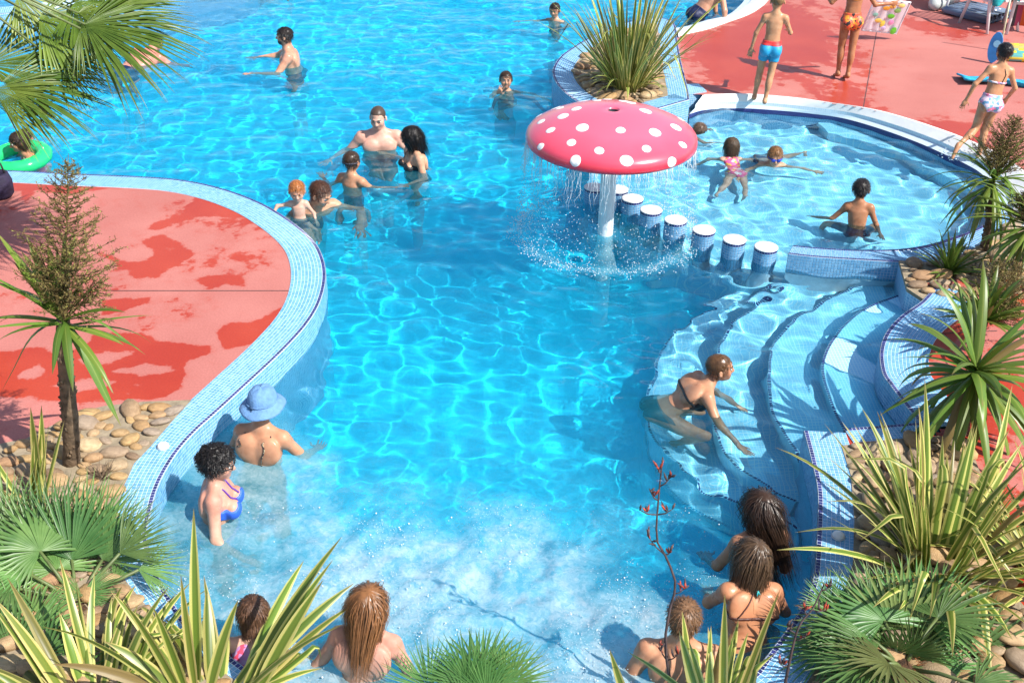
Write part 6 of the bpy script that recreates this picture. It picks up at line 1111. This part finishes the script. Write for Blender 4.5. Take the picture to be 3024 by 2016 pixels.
def add_head(root,top,n,L,wid,seed,el,droop):
    g=np.random.default_rng(seed); T=to_local(root,top); b=MB(); b.tube([tuple(to_local(root,np.array(top)-np.array([0,0,.5]))),tuple(T)],[.035,.03],8); b.build('branch',M_bark,root,True)
    for i in range(n):
        u=i/n; az=i*2.39996+g.normal(0,.2); e=R(el[1]+(el[0]-el[1])*u**.8)+g.normal(0,.1); me=strap_mesh(arch(az,e,L*g.uniform(.75,1.1),g.uniform(*droop)),wid*g.uniform(.7,1.1)*.5,.45,(-math.sin(az),math.cos(az),0),twist=g.normal(0,.3)); put_leaf(root,me,M_cord,tuple(T))
add_head(S.objects['cabbage_palm.001'],(3.571,7.450,0.484),56,.42,.05,77,(5,86),(.2,.9))
for tip_,r_,n_ in(((3.945,7.900,0.760),.26,90),((3.730,7.800,0.844),.22,70),((3.794,7.500,0.630),.2,60)): panicle(S.objects['cabbage_palm.001'],to_local(S.objects['cabbage_palm.001'],(3.622,7.450,0.447)),tip_,r_,n_,np.random.default_rng(n_))
cordyline((4.267,9.257,0.200),(4.168,9.200,0.876),'slender cabbage palm with a reddish flower plume behind the running girl',60,.66,.035,43,pan=[((4.321,9.400,1.423),.36,120),((4.224,9.400,1.232),.22,60)],el=(-55,60),droop=(.7,1.6))
cordyline((4.550,9.025,0.200),(4.313,8.600,0.736),'cabbage palm half cut off by the right edge above the planting bed',70,.62,.045,44,pan=[((4.205,8.700,1.003),.26,70)],el=(-50,70),droop=(.5,1.4))
tf=empty('strap_plant',(3.777,8.762,0.200)); tag(tf,'low tuft of green strap leaves among the cobbles above the round steps','plant'); g_=np.random.default_rng(61)
for i in range(46):
    az=i*2.4; me=strap_mesh(arch(az,R(g_.uniform(12,84)),g_.uniform(.25,.46),g_.uniform(.2,.9)),.018,.45,(-math.sin(az),math.cos(az),0)); put_leaf(tf,me,M_cord)
fan_palm((-2.238,4.233,0.200),(-2.408,4.660,0.117),'big bluish-green fan palm with an orange fibrous trunk in the lower left corner',[
  ((-2.478,4.850,0.290),(.05,.62,.78),(.05,-.85,.5),.50,150,.06),((-2.655,4.850,0.270),(-.40,.55,.72),(.25,-.8,.55),.50,140,.10),((-2.304,4.850,0.294),(.48,.55,.66),(-.25,-.75,.6),.48,140,.10),((-2.828,4.900,0.187),(-.55,.45,.68),(.1,-.8,.55),.46,150,.12),
  ((-2.422,4.950,0.301),(.30,.60,.72),(.1,-.8,.5),.46,130,.08),((-2.617,4.950,0.329),(-.15,.60,.76),(-.1,-.8,.5),.46,130,.08),((-2.887,5.000,0.328),(-.3,.6,.7),(.2,-.8,.5),.42,150,.1),((-2.174,4.800,0.390),(.75,.40,.45),(-.2,-.75,.6),.36,110,.15),
  ((-2.066,4.750,0.315),(.97,.15,.02),(0,-.30,.95),.30,120,.25),((-2.355,4.620,0.242),(.88,.10,.12),(.1,-.35,.9),.26,110,.2),((-2.345,4.600,0.261),(-.9,.0,.12),(.1,-.4,.9),.2,110,.2),((-2.683,4.620,0.133),(-.8,-.25,-.1),(0,-.6,.8),.34,240,.3),((-2.733,4.450,0.044),(-.25,-.5,-.55),(-.1,-.75,.65),.42,230,.3),((-2.653,4.300,-0.078),(-.2,-.6,-.4),(0,-.75,.65),.36,240,.3),((-2.418,4.420,0.099),(.0,-.5,-.5),(0,-.8,.6),.22,240,.3),((-2.374,4.250,-0.017),(.1,-.6,-.4),(0,-.8,.6),.24,250,.3),((-2.241,4.800,0.177),(.6,.2,.5),(.2,-.9,.4),.22,100,.3)],51,Lb=.36,tr=.085,auto=15,autoL=(.15,.42),azr=(75,215),elr=(-10,50))
fan_palm((-2.405,3.696,0.200),(-2.616,4.150,-0.011),'dark green fan palm spreading over the cobbles at the lower left edge',[
  ((-2.604,4.250,0.174),(-.1,.4,.85),(.1,-.85,.5),.38,200,.15),((-2.433,4.200,0.134),(.5,.3,.6),(-.1,-.8,.6),.36,220,.2),((-2.766,4.250,0.170),(-.3,.4,.7),(.2,-.8,.5),.36,200,.2),((-2.290,4.100,0.102),(.7,-.1,.25),(0,-.7,.7),.32,230,.3),((-2.594,4.400,0.164),(.25,.5,.6),(.1,-.8,.5),.34,200,.15)],56,Lb=.34,auto=12,autoL=(.15,.35),azr=(0,200),elr=(0,60))
flax((-2.050,3.836,0.200),'low striped flax between the two fan palms at the lower left corner',42,.68,.055,57,el=(15,70),droop=(.3,1.2),azs=[(40,200)],spread=.25)
flax((3.154,4.928,0.200),'striped flax clump cut off by the right edge beside the red deck',40,.85,.05,58,el=(20,75),droop=(.2,1.0),azs=[(90,230)],spread=.15)
fan_palm((-0.157,3.667,0.200),(-0.183,4.050,0.048),'fan palm with thin spiky leaflets at the bottom centre edge',[
  ((-0.190,4.100,0.164),(.02,.35,.93),(0,-.9,.4),.34,170,.05),((0.006,4.100,0.168),(.45,.25,.8),(-.2,-.9,.4),.30,150,.08),((-0.400,4.100,0.133),(-.45,.25,.8),(.2,-.9,.4),.30,140,.08),((-0.092,4.000,0.188),(.2,.2,.85),(0,-.9,.4),.28,150,.1)],52,Lb=.34,auto=6,autoL=(.1,.25),elr=(20,70))
fan_palm((2.029,4.037,0.200),(2.071,4.220,0.208),'spreading fan palm in the lower right corner below the large flax',[
  ((2.100,4.400,0.229),(.15,.45,.85),(0,-.88,.48),.50,190,.1),((2.203,4.450,0.278),(.35,.5,.75),(-.1,-.85,.5),.44,190,.1),((2.064,4.300,0.235),(.2,-.3,.7),(0,-.85,.5),.30,220,.2),((2.134,4.280,0.258),(.5,-.2,.6),(0,-.85,.5),.28,200,.2),((1.972,4.400,0.252),(-.60,.45,.60),(.2,-.8,.55),.46,110,.15),((2.480,4.350,0.176),(.55,.35,.62),(-.2,-.75,.65),.40,250,.15),((1.892,4.300,0.231),(-.95,.05,.05),(.1,-.5,.85),.34,130,.25),((2.179,4.200,0.200),(.85,-.1,.05),(0,-.5,.85),.40,140,.25),((1.870,4.100,0.253),(-.6,-.5,-.1),(0,-.7,.7),.35,200,.3),((1.733,4.500,0.361),(-.25,.5,.75),(.3,-.85,.4),.22,150,.1)],53,Lb=.42,auto=16,autoL=(.15,.42),azr=(-60,240),elr=(-5,55))
fan_palm((-4.7,8.4,.2),(-4.35,8.35,2.75),'tall fan palm leaning in from the left, its long fronds hanging over the pool',[
  ((-3.140,8.200,2.393),(.97,.14,-.10),(.10,-.42,.9),.90,140,.28),((-3.158,8.150,2.375),(.72,-.40,-.55),(.1,-.55,.8),.40,110,.4),((-3.742,8.000,2.020),(.93,.20,-.06),(.1,-.45,.9),.84,115,.24),((-3.771,7.900,1.998),(.86,-.1,-.22),(.1,-.55,.85),.66,90,.3),((-3.250,8.400,2.509),(.75,.15,-.5),(.1,-.85,.3),.55,200,.35),
  ((-3.231,8.350,2.434),(.9,.25,.0),(.1,-.5,.85),.80,110,.2),((-3.568,8.450,2.369),(.85,.1,-.25),(.1,-.6,.8),.7,150,.3),((-3.828,8.000,1.848),(.92,.05,-.05),(.1,-.5,.85),.50,80,.2),((-3.763,8.600,2.489),(.6,.3,-.3),(.1,-.6,.7),.5,200,.3),((-3.922,8.200,2.077),(.8,.3,.05),(.1,-.5,.85),.75,130,.25),((-3.524,8.300,2.152),(.86,.05,-.25),(0,-.5,.85),.6,110,.3)],54,Lb=.6,tr=.10,mat=M_wash,group='tall palms',auto=4,autoL=(.5,.8),azr=(110,250))
def dry_bush():
    c=np.array((-2.595,5.710,0.200)); root=empty('dry_bush',tuple(c)); tag(root,'small dry twiggy plant beside the cabbage palm trunk among the cobbles','plant'); g=np.random.default_rng(3); b=MB()
    for i in range(60): a=g.uniform(0,6.28); d=np.array([math.cos(a)*.7,math.sin(a)*.7,g.uniform(.2,1)])*g.uniform(.06,.16); b.tube([(0,0,0),tuple(d*.5+g.normal(0,.008,3)),tuple(d)],[.003,.002,.0008],4,cap=False)
    b.build('twigs',M_bark,root)
dry_bush()
